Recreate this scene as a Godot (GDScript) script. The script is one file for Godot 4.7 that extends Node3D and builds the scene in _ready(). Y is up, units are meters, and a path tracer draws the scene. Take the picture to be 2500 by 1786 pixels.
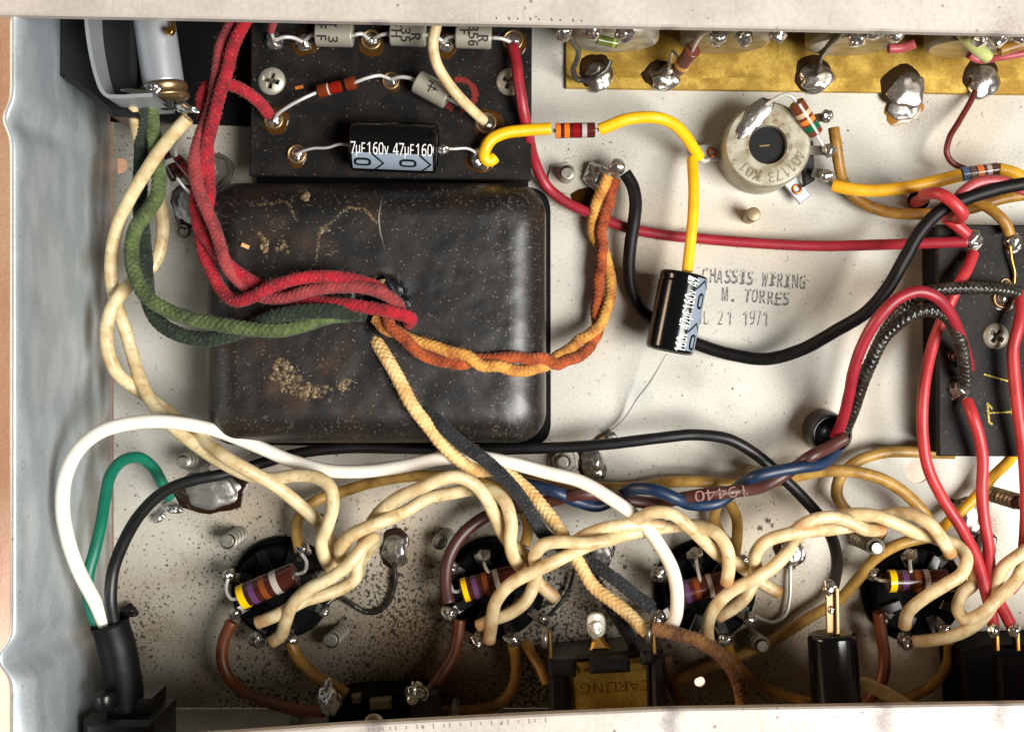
extends Node3D
# Inside of an old valve amplifier chassis, seen from straight above. Metres, y up.
# The plan is laid out in tenths of a millimetre on the chassis floor: at(x, y, h) is the point that lies
# h millimetres above the floor on the sight line through plan position (x, y).

const EYE := 0.33
const RIM := 57.3
var O := Vector3.ZERO                # base of the thing being built
var mats := {}
var nz := FastNoiseLite.new()
var rng := RandomNumberGenerator.new()
var used := {}


class Geo:
	var v := PackedVector3Array()
	var n := PackedVector3Array()
	var c := PackedColorArray()
	var uv := PackedVector2Array()
	var i := PackedInt32Array()

	func vert(p: Vector3, nn: Vector3, col := Color.WHITE, u := Vector2.ZERO) -> int:
		v.append(p)
		n.append(nn)
		c.append(col)
		uv.append(u)
		return v.size() - 1

	func tri(a: int, b: int, d: int) -> void:
		var g := (v[b] - v[a]).cross(v[d] - v[a])
		if g.dot(n[a] + n[b] + n[d]) > 0.0:
			i.append(a)
			i.append(d)
			i.append(b)
		else:
			i.append(a)
			i.append(b)
			i.append(d)

	func flat_tri(a: Vector3, b: Vector3, d: Vector3, nn: Vector3, col := Color.WHITE) -> void:
		var k := vert(a, nn, col)
		vert(b, nn, col)
		vert(d, nn, col)
		tri(k, k + 1, k + 2)

	# a grid of points; hint gives the outward side
	func surf(rows: int, cols: int, p: PackedVector3Array, wrap: bool, hint: PackedVector3Array, col: PackedColorArray, u := PackedVector2Array()) -> void:
		var base := v.size()
		for r in rows:
			for k in cols:
				var q := r * cols + k
				var ra := maxi(r - 1, 0) * cols + k
				var rb := mini(r + 1, rows - 1) * cols + k
				var ka := k - 1
				var kb := k + 1
				if wrap:
					ka = (k + cols - 1) % cols
					kb = (k + 1) % cols
				else:
					ka = maxi(ka, 0)
					kb = mini(kb, cols - 1)
				var nn := (p[rb] - p[ra]).normalized().cross((p[r * cols + kb] - p[r * cols + ka]).normalized())
				if nn.length() < 0.05:
					nn = hint[q]
				elif nn.dot(hint[q]) < 0.0:
					nn = -nn
				vert(p[q], nn.normalized(), col[q] if col.size() > 1 else col[0], u[q] if u.size() else Vector2.ZERO)
		for r in rows - 1:
			for k in (cols if wrap else cols - 1):
				var k2 := (k + 1) % cols
				var a := base + r * cols + k
				var b := base + r * cols + k2
				var d := base + (r + 1) * cols + k2
				var e := base + (r + 1) * cols + k
				tri(a, b, d)
				tri(a, d, e)

	func mesh() -> ArrayMesh:
		var arr := []
		arr.resize(Mesh.ARRAY_MAX)
		arr[Mesh.ARRAY_VERTEX] = v
		arr[Mesh.ARRAY_NORMAL] = n
		arr[Mesh.ARRAY_COLOR] = c
		arr[Mesh.ARRAY_TEX_UV] = uv
		arr[Mesh.ARRAY_INDEX] = i
		var m := ArrayMesh.new()
		m.add_surface_from_arrays(Mesh.PRIMITIVE_TRIANGLES, arr)
		return m


# ---------------------------------------------------------------- places, things and parts

func at(x: float, y: float, h := 0.0) -> Vector3:
	var k := (EYE - h * 0.001) / EYE
	return Vector3((x - 1250.0) * 1e-4 * k, h * 0.001, (y - 893.0) * 1e-4 * k)


func W(x: float, y: float, h := 0.0) -> Vector3:
	return at(x, y, h) - O


func px(r: float, h := 0.0) -> float:
	return r * 1e-4 * (EYE - h * 0.001) / EYE


func rgb(r: float, g: float, b: float) -> Color:
	return Color(r / 255.0, g / 255.0, b / 255.0).srgb_to_linear()


func numbered(called: String) -> String:
	used[called] = used.get(called, -1) + 1
	return called if used[called] == 0 else "%s_%03d" % [called, used[called]]


func thing(called: String, label: String, category: String, where: Vector3, group := "") -> Node3D:
	var o := Node3D.new()
	o.name = numbered(called)
	add_child(o)
	O = where
	o.position = where
	tag(o, label, category, group)
	return o


func tag(o: Node3D, label: String, category: String, group := "") -> void:
	o.set_meta("label", label)
	o.set_meta("category", category)
	if group:
		o.set_meta("group", group)


func put(g: Geo, called: String, mat: String, parent: Node3D, label := "", kind := "") -> MeshInstance3D:
	if g.v.is_empty():
		return null
	var o := MeshInstance3D.new()
	o.name = called
	o.mesh = g.mesh()
	o.material_override = mats[mat]
	parent.add_child(o, true)
	if label:
		o.set_meta("label", label)
	if kind:
		o.set_meta("kind", kind)
	return o


func single(g: Geo, called: String, mat: String, label: String, category: String, group := "") -> MeshInstance3D:
	var o := put(g, numbered(called), mat, self)
	o.position = O
	tag(o, label, category, group)
	return o


# ---------------------------------------------------------------- shapes

func along(a: Vector3, b: Vector3) -> Transform3D:
	var y := (b - a).normalized()
	var x := y.cross(Vector3.UP)
	if x.length() < 0.01:
		x = y.cross(Vector3.BACK)
	x = x.normalized()
	return Transform3D(Basis(x, y, x.cross(y)), a)


func lathe(g: Geo, xf: Transform3D, lines: Array, segs := 28, col := Color.WHITE, wob := 0.0) -> void:
	for line in lines:
		var p := PackedVector3Array()
		var hint := PackedVector3Array()
		var rows: int = line.size()
		for r in rows:
			var a: Vector2 = line[maxi(r - 1, 0)]
			var b: Vector2 = line[mini(r + 1, rows - 1)]
			var d := (b - a).normalized()
			var out := Vector2(d.y, -d.x)
			for k in segs:
				var t := TAU * k / segs
				var rr: float = line[r].x
				if wob > 0.0:
					rr *= 1.0 + wob * nz.get_noise_3d(cos(t) * 90.0 + xf.origin.x * 9000.0, sin(t) * 90.0, line[r].y * 20000.0)
				p.append(xf * Vector3(rr * cos(t), line[r].y, rr * sin(t)))
				hint.append(xf.basis * Vector3(out.x * cos(t), out.y, out.x * sin(t)))
		g.surf(rows, segs, p, true, hint, PackedColorArray([col]))


func cyl(g: Geo, xf: Transform3D, r: float, y0: float, y1: float, bev: float, col := Color.WHITE, segs := 28) -> void:
	lathe(g, xf, [[Vector2(0.00001, y0), Vector2(r - bev, y0)], [Vector2(r - bev, y0), Vector2(r - bev * 0.3, y0 + bev * 0.3), Vector2(r, y0 + bev), Vector2(r, y1 - bev), Vector2(r - bev * 0.3, y1 - bev * 0.3), Vector2(r - bev, y1)], [Vector2(r - bev, y1), Vector2(0.00001, y1)]], segs, col)


# polygon in x, z drawn up from y0 to y1 with its top edge chamfered
func prism(g: Geo, poly: PackedVector2Array, y0: float, y1: float, bev: float, col := Color.WHITE, xf := Transform3D.IDENTITY) -> void:
	var m := poly.size()
	var area := 0.0
	for k in m:
		area += poly[k].cross(poly[(k + 1) % m])
	var sgn := signf(area)
	var inner := PackedVector2Array()
	for k in m:
		var e0 := (poly[k] - poly[(k + m - 1) % m]).normalized()
		var e1 := (poly[(k + 1) % m] - poly[k]).normalized()
		var n0 := Vector2(-e0.y, e0.x) * sgn
		var n1 := Vector2(-e1.y, e1.x) * sgn
		var mit := (n0 + n1).normalized()
		inner.append(poly[k] + mit * bev / maxf(0.4, mit.dot(n0)))
	for k in m:
		var k2 := (k + 1) % m
		var e := (poly[k2] - poly[k]).normalized()
		var out := Vector2(e.y, -e.x) * sgn
		var nn := xf.basis * Vector3(out.x, 0, out.y)
		var a := xf * Vector3(poly[k].x, y0, poly[k].y)
		var b := xf * Vector3(poly[k2].x, y0, poly[k2].y)
		var d := xf * Vector3(poly[k2].x, y1 - bev, poly[k2].y)
		var f := xf * Vector3(poly[k].x, y1 - bev, poly[k].y)
		g.flat_tri(a, b, d, nn, col)
		g.flat_tri(a, d, f, nn, col)
		if bev > 0.0:
			var ch := (nn + xf.basis.y).normalized()
			var p := xf * Vector3(inner[k2].x, y1, inner[k2].y)
			var q := xf * Vector3(inner[k].x, y1, inner[k].y)
			g.flat_tri(f, d, p, ch, col)
			g.flat_tri(f, p, q, ch, col)
	var ix := Geometry2D.triangulate_polygon(inner)
	for k in range(0, ix.size(), 3):
		var a2 := inner[ix[k]]
		var b2 := inner[ix[k + 1]]
		var d2 := inner[ix[k + 2]]
		g.flat_tri(xf * Vector3(a2.x, y1, a2.y), xf * Vector3(b2.x, y1, b2.y), xf * Vector3(d2.x, y1, d2.y), xf.basis.y, col)
		a2 = poly[ix[k]]
		b2 = poly[ix[k + 1]]
		d2 = poly[ix[k + 2]]
		g.flat_tri(xf * Vector3(a2.x, y0, a2.y), xf * Vector3(b2.x, y0, b2.y), xf * Vector3(d2.x, y0, d2.y), -xf.basis.y, col)


func box(g: Geo, xf: Transform3D, size: Vector3, bev: float, col := Color.WHITE) -> void:
	var a := size.x / 2
	var b := size.z / 2
	prism(g, PackedVector2Array([Vector2(-a, -b), Vector2(a, -b), Vector2(a, b), Vector2(-a, b)]), -size.y / 2, size.y / 2, bev, col, xf)


# outline in plan units at height h
func plan(pts: Array, h: float) -> PackedVector2Array:
	var out := PackedVector2Array()
	for k in range(0, pts.size(), 2):
		var p := W(pts[k], pts[k + 1], h)
		out.append(Vector2(p.x, p.z))
	return out


func blob(g: Geo, centre: Vector3, rad: Vector3, rough: float, s: int, yaw := 0.0, col := Color.WHITE, rows := 14, cols := 22) -> void:
	var p := PackedVector3Array()
	var hint := PackedVector3Array()
	var bas := Basis(Vector3.UP, yaw)
	for r in rows:
		var f := PI * r / (rows - 1)
		for k in cols:
			var t := TAU * k / cols
			var d := Vector3(sin(f) * cos(t), cos(f), sin(f) * sin(t))
			var w := 1.0 + rough * (nz.get_noise_3d(d.x * 34.0 + s * 37.0, d.y * 34.0, d.z * 34.0 + s * 11.0) + 0.16 * nz.get_noise_3d(d.x * 90.0 + s * 31.0, d.y * 90.0, d.z * 90.0))
			p.append(centre + bas * (d * w * rad))
			hint.append(bas * d)
	g.surf(rows, cols, p, true, hint, PackedColorArray([col]))


func lumps(g: Geo, centre: Vector3, rad: Vector3, s: int, yaw := 0.0) -> void:
	blob(g, centre, rad, 0.40, s, yaw)


func smooth_path(pts: Array, step: float) -> PackedVector3Array:
	var q := PackedVector3Array()
	for k in range(0, pts.size(), 3):
		q.append(W(pts[k], pts[k + 1], pts[k + 2]))
	return smooth_points(q, step)


func smooth_points(q: PackedVector3Array, step: float) -> PackedVector3Array:
	var fine := PackedVector3Array()
	var m := q.size()
	for k in m - 1:
		var a := q[maxi(k - 1, 0)]
		var b := q[k]
		var c := q[k + 1]
		var d := q[mini(k + 2, m - 1)]
		var parts := maxi(2, int(b.distance_to(c) / (step * 0.5)))
		for j in parts:
			var t := float(j) / parts
			fine.append(b.cubic_interpolate_in_time(c, a, d, t, b.distance_to(c), -maxf(a.distance_to(b), 1e-6), b.distance_to(c) + maxf(c.distance_to(d), 1e-6)))
	fine.append(q[m - 1])
	var out := PackedVector3Array([fine[0]])
	var left := step
	for k in fine.size() - 1:
		var a := fine[k]
		var b := fine[k + 1]
		var l := a.distance_to(b)
		while l >= left and l > 0.0:
			a = a.move_toward(b, left)
			l = a.distance_to(b)
			out.append(a)
			left = step
		left -= l
	if out[out.size() - 1].distance_to(fine[fine.size() - 1]) > step * 0.3:
		out.append(fine[fine.size() - 1])
	return out


func frames(path: PackedVector3Array) -> Array:
	var f := []
	var side := Vector3.ZERO
	for k in path.size():
		var t := (path[mini(k + 1, path.size() - 1)] - path[maxi(k - 1, 0)]).normalized()
		if k == 0:
			side = t.cross(Vector3.UP)
			if side.length() < 0.05:
				side = t.cross(Vector3.RIGHT)
		side = (side - t * side.dot(t)).normalized()
		f.append([t, side, side.cross(t)])
	return f


# look: a, b colours; mix of b; cloth braids the surface; grime darkens in patches
func tube(g: Geo, path: PackedVector3Array, r: float, sides: int, look := {}) -> void:
	var f := frames(path)
	var rows := path.size()
	var a: Color = look.get("a", Color.WHITE)
	var b: Color = look.get("b", a)
	var cloth: float = look.get("cloth", 0.0)
	var share: float = look.get("share", 0.5)
	var wob: float = look.get("wob", 0.0)
	var p := PackedVector3Array()
	var hint := PackedVector3Array()
	var col := PackedColorArray()
	var s := 0.0
	var long := 0.0
	for k in rows - 1:
		long += path[k].distance_to(path[k + 1])
	for k in rows + 4:
		var q := clampi(k - 2, 0, rows - 1)
		if k > 2 and k < rows + 2:
			s += path[q].distance_to(path[q - 1])
		var rr := r
		if k == 0 or k == rows + 3:
			rr = r * 0.02
		elif k == 1 or k == rows + 2:
			rr = r * 0.86
		for j in sides:
			var t := TAU * j / sides
			var d: Vector3 = f[q][1] * cos(t) + f[q][2] * sin(t)
			var m := path[q] + O
			var lump := nz.get_noise_3d(m.x * 9000.0 + d.x * 12.0, m.y * 9000.0 + d.y * 12.0, m.z * 9000.0 + d.z * 12.0)
			var fine := nz.get_noise_3d(m.x * 40000.0 + d.x * 50.0, m.y * 40000.0 + d.y * 50.0, m.z * 40000.0 + d.z * 50.0)
			var w := 1.0 + wob * (lump + 0.5 * fine)
			var mixed := clampf(share + lump * 0.62 + fine * 0.28, 0.0, 1.0)
			if cloth > 0.0:
				var br := 1.4 * maxf(sin(5.0 * t + s / r * 7.5), sin(5.0 * t - s / r * 7.5)) - 0.7
				w += cloth * (0.065 * br + 0.05 * fine + 0.03 * rng.randf())
				mixed = clampf(mixed + br * 0.09 + rng.randf_range(-0.14, 0.14), 0.0, 1.0)
			p.append(path[q] + d * rr * w)
			hint.append(d if k > 0 and k < rows + 3 else (f[q][0] * (-1.0 if k == 0 else 1.0)))
			var cc := a.lerp(b, mixed)
			if cloth > 0.0 and rng.randf() < 0.04:
				cc = cc.lerp(Color(0.5, 0.47, 0.42), 0.14)
			if look.has("burn"):
				var near := minf(s, long - s) / 0.007
				cc = cc.lerp(look.burn, clampf(0.75 - near + 0.5 * lump, 0.0, 0.8))
			if fine > 0.50 and look.has("spot"):
				cc = cc.lerp(look.spot, 0.30)
			col.append(cc)
	g.surf(rows + 4, sides, p, true, hint, col)


func fuzz(g: Geo, path: PackedVector3Array, r: float, count: int, a: Color, b: Color) -> void:
	var f := frames(path)
	for k in count:
		var q := rng.randi() % path.size()
		var t := rng.randf() * TAU
		var d: Vector3 = f[q][1] * cos(t) + f[q][2] * sin(t)
		var along_: Vector3 = f[q][0] * rng.randf_range(-1, 1) + f[q][1] * rng.randf_range(-0.5, 0.5)
		var p0 := path[q] + d * r * 0.95
		var l := rng.randf_range(0.35, 1.1) * 0.001
		hair(g, p0, p0 + (d * 0.8 + along_ * 0.5).normalized() * l * 0.5, p0 + (d * 0.5 + along_ * 1.1).normalized() * l, 0.000022, a.lerp(b, rng.randf()))


func hair(g: Geo, p0: Vector3, p1: Vector3, p2: Vector3, w: float, col: Color) -> void:
	var pts := [p0, p1, p2]
	var p := PackedVector3Array()
	var hint := PackedVector3Array()
	var t := (p2 - p0).normalized()
	var s := t.cross(Vector3.UP if absf(t.y) < 0.9 else Vector3.RIGHT).normalized()
	var u := s.cross(t)
	for k in 3:
		for j in 3:
			var d := s * cos(TAU * j / 3) + u * sin(TAU * j / 3)
			p.append(pts[k] + d * w)
			hint.append(d)
	g.surf(3, 3, p, true, hint, PackedColorArray([col]))


# ---------------------------------------------------------------- lettering

func letters(s: String, size: float, depth: float, bold := true, mono := false) -> Array:
	var font := SystemFont.new()
	font.font_names = PackedStringArray(["Droid Sans Mono" if mono else "Droid Sans"])
	font.font_weight = 700 if bold else 400
	var t := TextMesh.new()
	t.font = font
	t.text = s
	t.font_size = 32
	t.pixel_size = size / 32.0
	t.depth = depth
	t.curve_step = 2.0
	return [t.surface_get_arrays(0), t.get_aabb()]


# lays lettering on a surface: f turns (x along the line, y up the letters, z out of the surface) into a point, small triangles at a time
func lay(g: Geo, arr: Array, f: Callable, col: Color, longest: float, worn := 0.0) -> void:
	var v: PackedVector3Array = arr[Mesh.ARRAY_VERTEX]
	var n: PackedVector3Array = arr[Mesh.ARRAY_NORMAL]
	var ix: PackedInt32Array = arr[Mesh.ARRAY_INDEX] if arr[Mesh.ARRAY_INDEX] != null else PackedInt32Array(range(v.size()))
	for k in range(0, ix.size(), 3):
		if n[ix[k]].z < -0.5:
			continue
		var todo := [[v[ix[k]], v[ix[k + 1]], v[ix[k + 2]]]]
		while todo.size():
			var t: Array = todo.pop_back()
			var la: float = t[0].distance_to(t[1])
			var lb: float = t[1].distance_to(t[2])
			var lc: float = t[2].distance_to(t[0])
			var top := maxf(la, maxf(lb, lc))
			if top > longest:
				if la == top:
					var m: Vector3 = (t[0] + t[1]) / 2
					todo.append([t[0], m, t[2]])
					todo.append([m, t[1], t[2]])
				elif lb == top:
					var m: Vector3 = (t[1] + t[2]) / 2
					todo.append([t[0], t[1], m])
					todo.append([t[0], m, t[2]])
				else:
					var m: Vector3 = (t[2] + t[0]) / 2
					todo.append([t[0], t[1], m])
					todo.append([m, t[1], t[2]])
				continue
			if worn > 0.0:
				var q: Vector3 = (t[0] + t[1] + t[2]) / 3.0
				if nz.get_noise_2d(q.x * 60000.0, q.y * 60000.0) + 0.6 * nz.get_noise_2d(q.x * 16000.0, q.y * 16000.0 + 50.0) > 0.62 - worn:
					continue
			var a: Vector3 = f.call(t[0])
			var b: Vector3 = f.call(t[1])
			var d: Vector3 = f.call(t[2])
			var up: Vector3 = f.call(t[0] + Vector3(0, 0, 0.001)) - a
			var side: Vector3 = f.call(t[0] + n[ix[k]] * 0.0001) - a
			var nn := (up if n[ix[k]].z > 0.5 else side).normalized()
			g.flat_tri(a, b, d, nn, col)


# flat lettering: origin, reading direction, up of the letters
func flat_text(g: Geo, s: String, size: float, o: Vector3, dir: Vector3, up: Vector3, col: Color, bold := true, stretch := 1.0, mono := false, depth := 0.00003, worn := 0.0) -> void:
	var t := letters(s, size, depth, bold, mono)
	var box_: AABB = t[1]
	var mid := box_.get_center()
	var out := dir.cross(up).normalized()
	lay(g, t[0], func(q: Vector3) -> Vector3: return o + dir * (q.x - mid.x) * stretch + up * (q.y - mid.y) + out * (q.z + depth * 0.5), col, 0.00016 if worn > 0.0 else 0.02, worn)


# ---------------------------------------------------------------- materials

func std(called: String, rough: float, metal := 0.0, albedo := Color.WHITE, tinted := true) -> StandardMaterial3D:
	var m := StandardMaterial3D.new()
	m.resource_name = called
	m.roughness = rough
	m.metallic = metal
	m.albedo_color = albedo
	m.vertex_color_use_as_albedo = tinted
	mats[called] = m
	return m


func noise_bytes(w: int, h: int, freq: float, s: int, oct := 4, kind := FastNoiseLite.TYPE_SIMPLEX_SMOOTH) -> PackedByteArray:
	var f := FastNoiseLite.new()
	f.seed = s
	f.frequency = freq
	f.noise_type = kind
	f.fractal_octaves = oct
	return f.get_image(w, h, false, false, true).get_data()


func noise_tex(size: int, freq: float, s: int, oct := 4) -> ImageTexture:
	var f := FastNoiseLite.new()
	f.seed = s
	f.frequency = freq
	f.fractal_octaves = oct
	return ImageTexture.create_from_image(f.get_seamless_image(size, size, false, false, 0.1, true))


# rgb picture from two noises: c0..c1 over the first, grain from the second
func stone(w: int, h: int, c0: Color, c1: Color, fa: float, fb: float, grain: float, s: int) -> Image:
	var a := noise_bytes(w, h, fa, s)
	var b := noise_bytes(w, h, fb, s + 1, 3)
	var d := PackedByteArray()
	d.resize(w * h * 3)
	for k in w * h:
		var t := smoothstep(0.25, 0.75, a[k] / 255.0)
		var g := 1.0 + grain * (b[k] / 127.5 - 1.0)
		d[k * 3] = int(clampf((c0.r + (c1.r - c0.r) * t) * g, 0.0, 1.0) * 255.0)
		d[k * 3 + 1] = int(clampf((c0.g + (c1.g - c0.g) * t) * g, 0.0, 1.0) * 255.0)
		d[k * 3 + 2] = int(clampf((c0.b + (c1.b - c0.b) * t) * g, 0.0, 1.0) * 255.0)
	return Image.create_from_data(w, h, false, Image.FORMAT_RGB8, d)


func dab(im: Image, x: float, y: float, r: float, col: Color, alpha: float, soft := 1.0, ragged := 0.0) -> void:
	for j in range(maxi(0, int(y - r)), mini(im.get_height(), int(y + r) + 2)):
		for k in range(maxi(0, int(x - r)), mini(im.get_width(), int(x + r) + 2)):
			var d := Vector2(k - x, j - y).length() / r
			if ragged > 0.0:
				d += ragged * nz.get_noise_2d(k * 14.0, j * 14.0)
			if d < 1.0:
				im.set_pixel(k, j, im.get_pixel(k, j).lerp(col, alpha * clampf((1.0 - d) / soft, 0.0, 1.0)))


func thread(im: Image, x: float, y: float, l: float, col: Color, alpha: float, w := 0.7) -> void:
	var a := rng.randf() * TAU
	var bend := rng.randf_range(-0.25, 0.25)
	for k in int(l):
		dab(im, x, y, w, col, alpha, 0.6)
		x += cos(a)
		y += sin(a)
		a += bend


func planar(m: StandardMaterial3D, w: float, h: float) -> void:
	m.uv1_triplanar = true
	m.uv1_world_triplanar = true
	m.uv1_scale = Vector3(1.0 / w, 1.0 / w, 1.0 / h)
	m.uv1_offset = Vector3(0.5, 0.5, 0.5)


func make_materials() -> void:
	nz.seed = 7
	nz.frequency = 0.02
	nz.fractal_octaves = 2
	rng.seed = 4711
	var wire := std("wire_plastic", 0.47)
	wire.clearcoat_enabled = true
	wire.clearcoat = 0.15
	wire.clearcoat_roughness = 0.25
	std("wire_rubber", 0.5).metallic_specular = 0.35
	var cl := std("wire_cloth", 0.95)
	cl.rim_enabled = true
	cl.rim = 0.15
	cl.rim_tint = 0.6
	std("wire_waxed", 0.32)
	std("tinned_lead", 0.34, 0.35, Color(0.88, 0.87, 0.85), false)
	std("thread_steel", 0.4, 0.6)
	std("tarnished_brass", 0.36, 0.85, Color(0.60, 0.50, 0.36), false)
	std("old_copper_braid", 0.5, 0.8, Color(0.42, 0.38, 0.33), false)
	var so := std("solder", 0.24, 0.95, Color(0.80, 0.79, 0.77), false)
	so.heightmap_enabled = true
	so.heightmap_scale = 0.0025
	so.heightmap_texture = noise_tex(256, 0.02, 21, 4)
	so.uv1_triplanar = true
	so.uv1_world_triplanar = true
	so.uv1_scale = Vector3.ONE * 120.0
	var ds := std("dull_solder", 0.45, 0.75, Color(0.56, 0.55, 0.53), false)
	ds.heightmap_enabled = true
	ds.heightmap_scale = 0.008
	ds.heightmap_texture = so.heightmap_texture
	ds.uv1_triplanar = true
	ds.uv1_world_triplanar = true
	ds.uv1_scale = Vector3.ONE * 90.0
	std("flux", 0.18, 0.0, Color.WHITE)
	std("plated_steel", 0.38, 0.9, Color(0.62, 0.60, 0.56), false)
	std("zinc_screw", 0.42, 0.55, Color(0.74, 0.72, 0.66), false)
	std("bright_plate", 0.34, 0.6, Color(0.78, 0.80, 0.82), false)
	std("brass", 0.32, 1.0, Color(0.72, 0.55, 0.28), false)
	std("copper", 0.3, 1.0, Color(0.78, 0.44, 0.26), false)
	std("black_plastic", 0.3, 0.0, Color(0.075, 0.075, 0.08), false)
	std("matt_black", 0.75, 0.0, Color(0.05, 0.05, 0.053), false).metallic_specular = 0.25
	std("phenolic", 0.38, 0.0, Color(0.09, 0.085, 0.08), false)
	std("dark_recess", 0.9, 0.0, Color(0.04, 0.04, 0.04), false)
	std("glossy_sleeve", 0.16, 0.0, Color(0.05, 0.05, 0.055), false)
	std("component", 0.4)
	std("component_gloss", 0.2)
	std("print", 0.5)
	std("diode_can", 0.42, 0.35)
	var pc := std("pot_can", 0.42, 0.4)
	var pi_ := stone(512, 512, Color(0.80, 0.77, 0.69), Color(0.96, 0.95, 0.92), 0.012, 0.12, 0.07, 101)
	for k in 260:
		dab(pi_, rng.randf() * 512, rng.randf() * 512, rng.randf_range(0.8, 3.0), Color(0.45, 0.35, 0.22), 0.5, 0.7)
	for k in 120:
		thread(pi_, rng.randf() * 512, rng.randf() * 512, rng.randf_range(10, 40), Color(0.55, 0.50, 0.42), 0.4)
	for k in 40:
		dab(pi_, rng.randf() * 512, rng.randf() * 512, rng.randf_range(6, 24), Color(0.62, 0.46, 0.26), 0.3, 1.0, 0.8)
	for k in 90:  # brown ring of old flux round the shaft hole, and runs from the solder
		var t := rng.randf() * TAU
		if sin(t * 2.0 + 0.6) > -0.35:
			dab(pi_, 256 + cos(t) * rng.randf_range(70, 82), 256 + sin(t) * rng.randf_range(70, 82), rng.randf_range(4, 10), Color(0.40, 0.25, 0.10), 0.3, 1.0, 0.7)
	for s in [[-98, -44, 26], [18, -96, 24], [-30, 106, 20], [-24, 120, 14], [100, 44, 12], [44, -70, 18], [-120, 60, 16]]:
		for k in 7:
			dab(pi_, 256 + s[0] + rng.randf_range(-1, 1) * s[2] * 0.7, 256 + s[1] + rng.randf_range(-1, 1) * s[2] * 0.7, rng.randf_range(0.2, 0.6) * s[2], Color(0.50, 0.30, 0.11), 0.34, 1.0, 0.8)
	pc.albedo_texture = ImageTexture.create_from_image(pi_)
	planar(pc, 0.034, 0.034)
	pc.uv1_offset = Vector3(0.5 - 0.0602 / 0.034, 0.5, 0.5 + 0.052 / 0.034)
	# chassis floor: dull plated sheet, grimy towards the valve sockets
	var w := 1640
	var h := 1200
	var na := noise_bytes(w, h, 0.004, 31)
	var nb := noise_bytes(w, h, 0.16, 32, 3)
	var nc := noise_bytes(w, h, 0.13, 33, 3)
	var nd := noise_bytes(w, h, 0.0022, 34, 2)
	var d := PackedByteArray()
	d.resize(w * h * 3)
	for y in h:
		# share of scattered flakes along the sheet: most round the sockets
		var rowdirt := smoothstep(0.58, 0.98, float(y) / h)
		for x in w:
			var k := y * w + x
			var t := na[k] / 255.0
			var g := nb[k] / 127.5 - 1.0
			var dirt := rowdirt * smoothstep(0.25, 0.75, nd[k] / 255.0 * 0.5 + na[k] / 255.0 * 0.5) * 1.0 + 0.30 * rowdirt + 0.08
			dirt += 0.5 * exp(-pow((x - 290.0) / 110.0, 2.0) - pow((y - 280.0) / 120.0, 2.0))
			dirt += (0.15 + 0.65 * na[k] / 255.0) * exp(-pow((x - 720.0) / 330.0, 2.0) - pow((y - 1010.0) / 170.0, 2.0))
			if x > 1000:
				dirt *= maxf(0.25, 1.0 - (x - 1000) / 500.0)
			var br := 0.755 + 0.12 * t + 0.03 * g
			var fl := nc[k] / 255.0 + 0.16 * g
			if fl > 0.83 - 0.22 * dirt:
				br *= 1.0 - minf(0.75, (fl - 0.83 + 0.22 * dirt) * (3.0 + 5.0 * dirt))
			var tan_ := smoothstep(0.5, 0.8, nd[k] / 255.0) * 0.035 + 0.03 * rowdirt
			d[k * 3] = int(clampf(br * (1.0 - 0.05 * rowdirt), 0, 1) * 255)
			d[k * 3 + 1] = int(clampf(br * (0.968 - tan_ - 0.06 * rowdirt), 0, 1) * 255)
			d[k * 3 + 2] = int(clampf(br * (0.912 - 2.0 * tan_ - 0.08 * rowdirt), 0, 1) * 255)
	var im := Image.create_from_data(w, h, false, Image.FORMAT_RGB8, d)
	var ux := func(x: float) -> float: return ((x - 1250.0) * 1e-4 / 0.26 + 0.5) * w
	var uy := func(y: float) -> float: return ((y - 893.0) * 1e-4 / 0.19 + 0.5) * h
	# flux, heat and finger stains with shapes of their own
	for s in [[1080, 1660, 230, 0.5], [960, 1690, 160, 0.4], [1180, 1600, 130, 0.3], [1060, 1640, 190, 0.34], [950, 1580, 120, 0.18], [500, 1190, 110, 0.28], [455, 520, 75, 0.4], [1400, 445, 110, 0.22], [965, 1340, 70, 0.25], [1320, 1150, 110, 0.18], [2400, 1290, 80, 0.3], [2210, 270, 70, 0.2], [1930, 1345, 60, 0.25], [1260, 1600, 120, 0.2], [1780, 1640, 150, 0.2], [400, 330, 110, 0.25], [1400, 1080, 60, 0.25], [690, 1560, 170, 0.26], [1100, 1480, 150, 0.24], [860, 1440, 120, 0.16], [620, 1270, 120, 0.16], [1480, 1480, 110, 0.22], [1700, 1600, 150, 0.2], [2000, 1660, 150, 0.2], [300, 1500, 120, 0.16]]:
		dab(im, ux.call(s[0]), uy.call(s[1]), s[2] * 0.64, Color(0.36, 0.25, 0.14), s[3] * 1.25, 0.9, 0.6)
	for k in 110:  # brown heat and flux smears round the sockets
		var sx: float = ux.call(rng.randf_range(300, 1950))
		var sy: float = uy.call(1250.0 + 480.0 * sqrt(rng.randf()))
		for j in 4:
			dab(im, sx + rng.randf_range(-24, 24), sy + rng.randf_range(-16, 16), rng.randf_range(8, 30), Color(0.40, 0.26, 0.13), 0.10, 1.0, 0.9)
	for k in 60:  # old smudges and wipe marks
		var sx := rng.randf() * w
		var sy := rng.randf() * h
		for j in 6:
			dab(im, sx + rng.randf_range(-40, 40), sy + rng.randf_range(-14, 14), rng.randf_range(14, 50), Color(0.52, 0.49, 0.44), 0.09, 1.0, 0.7)
	for k in 40:
		dab(im, rng.randf() * w, rng.randf() * h, rng.randf_range(20, 70), Color(0.95, 0.94, 0.92), 0.13, 1.0, 0.7)
	dab(im, ux.call(1560), uy.call(955), 26, Color(0.60, 0.64, 0.63), 0.45, 1.0, 0.6)
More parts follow.
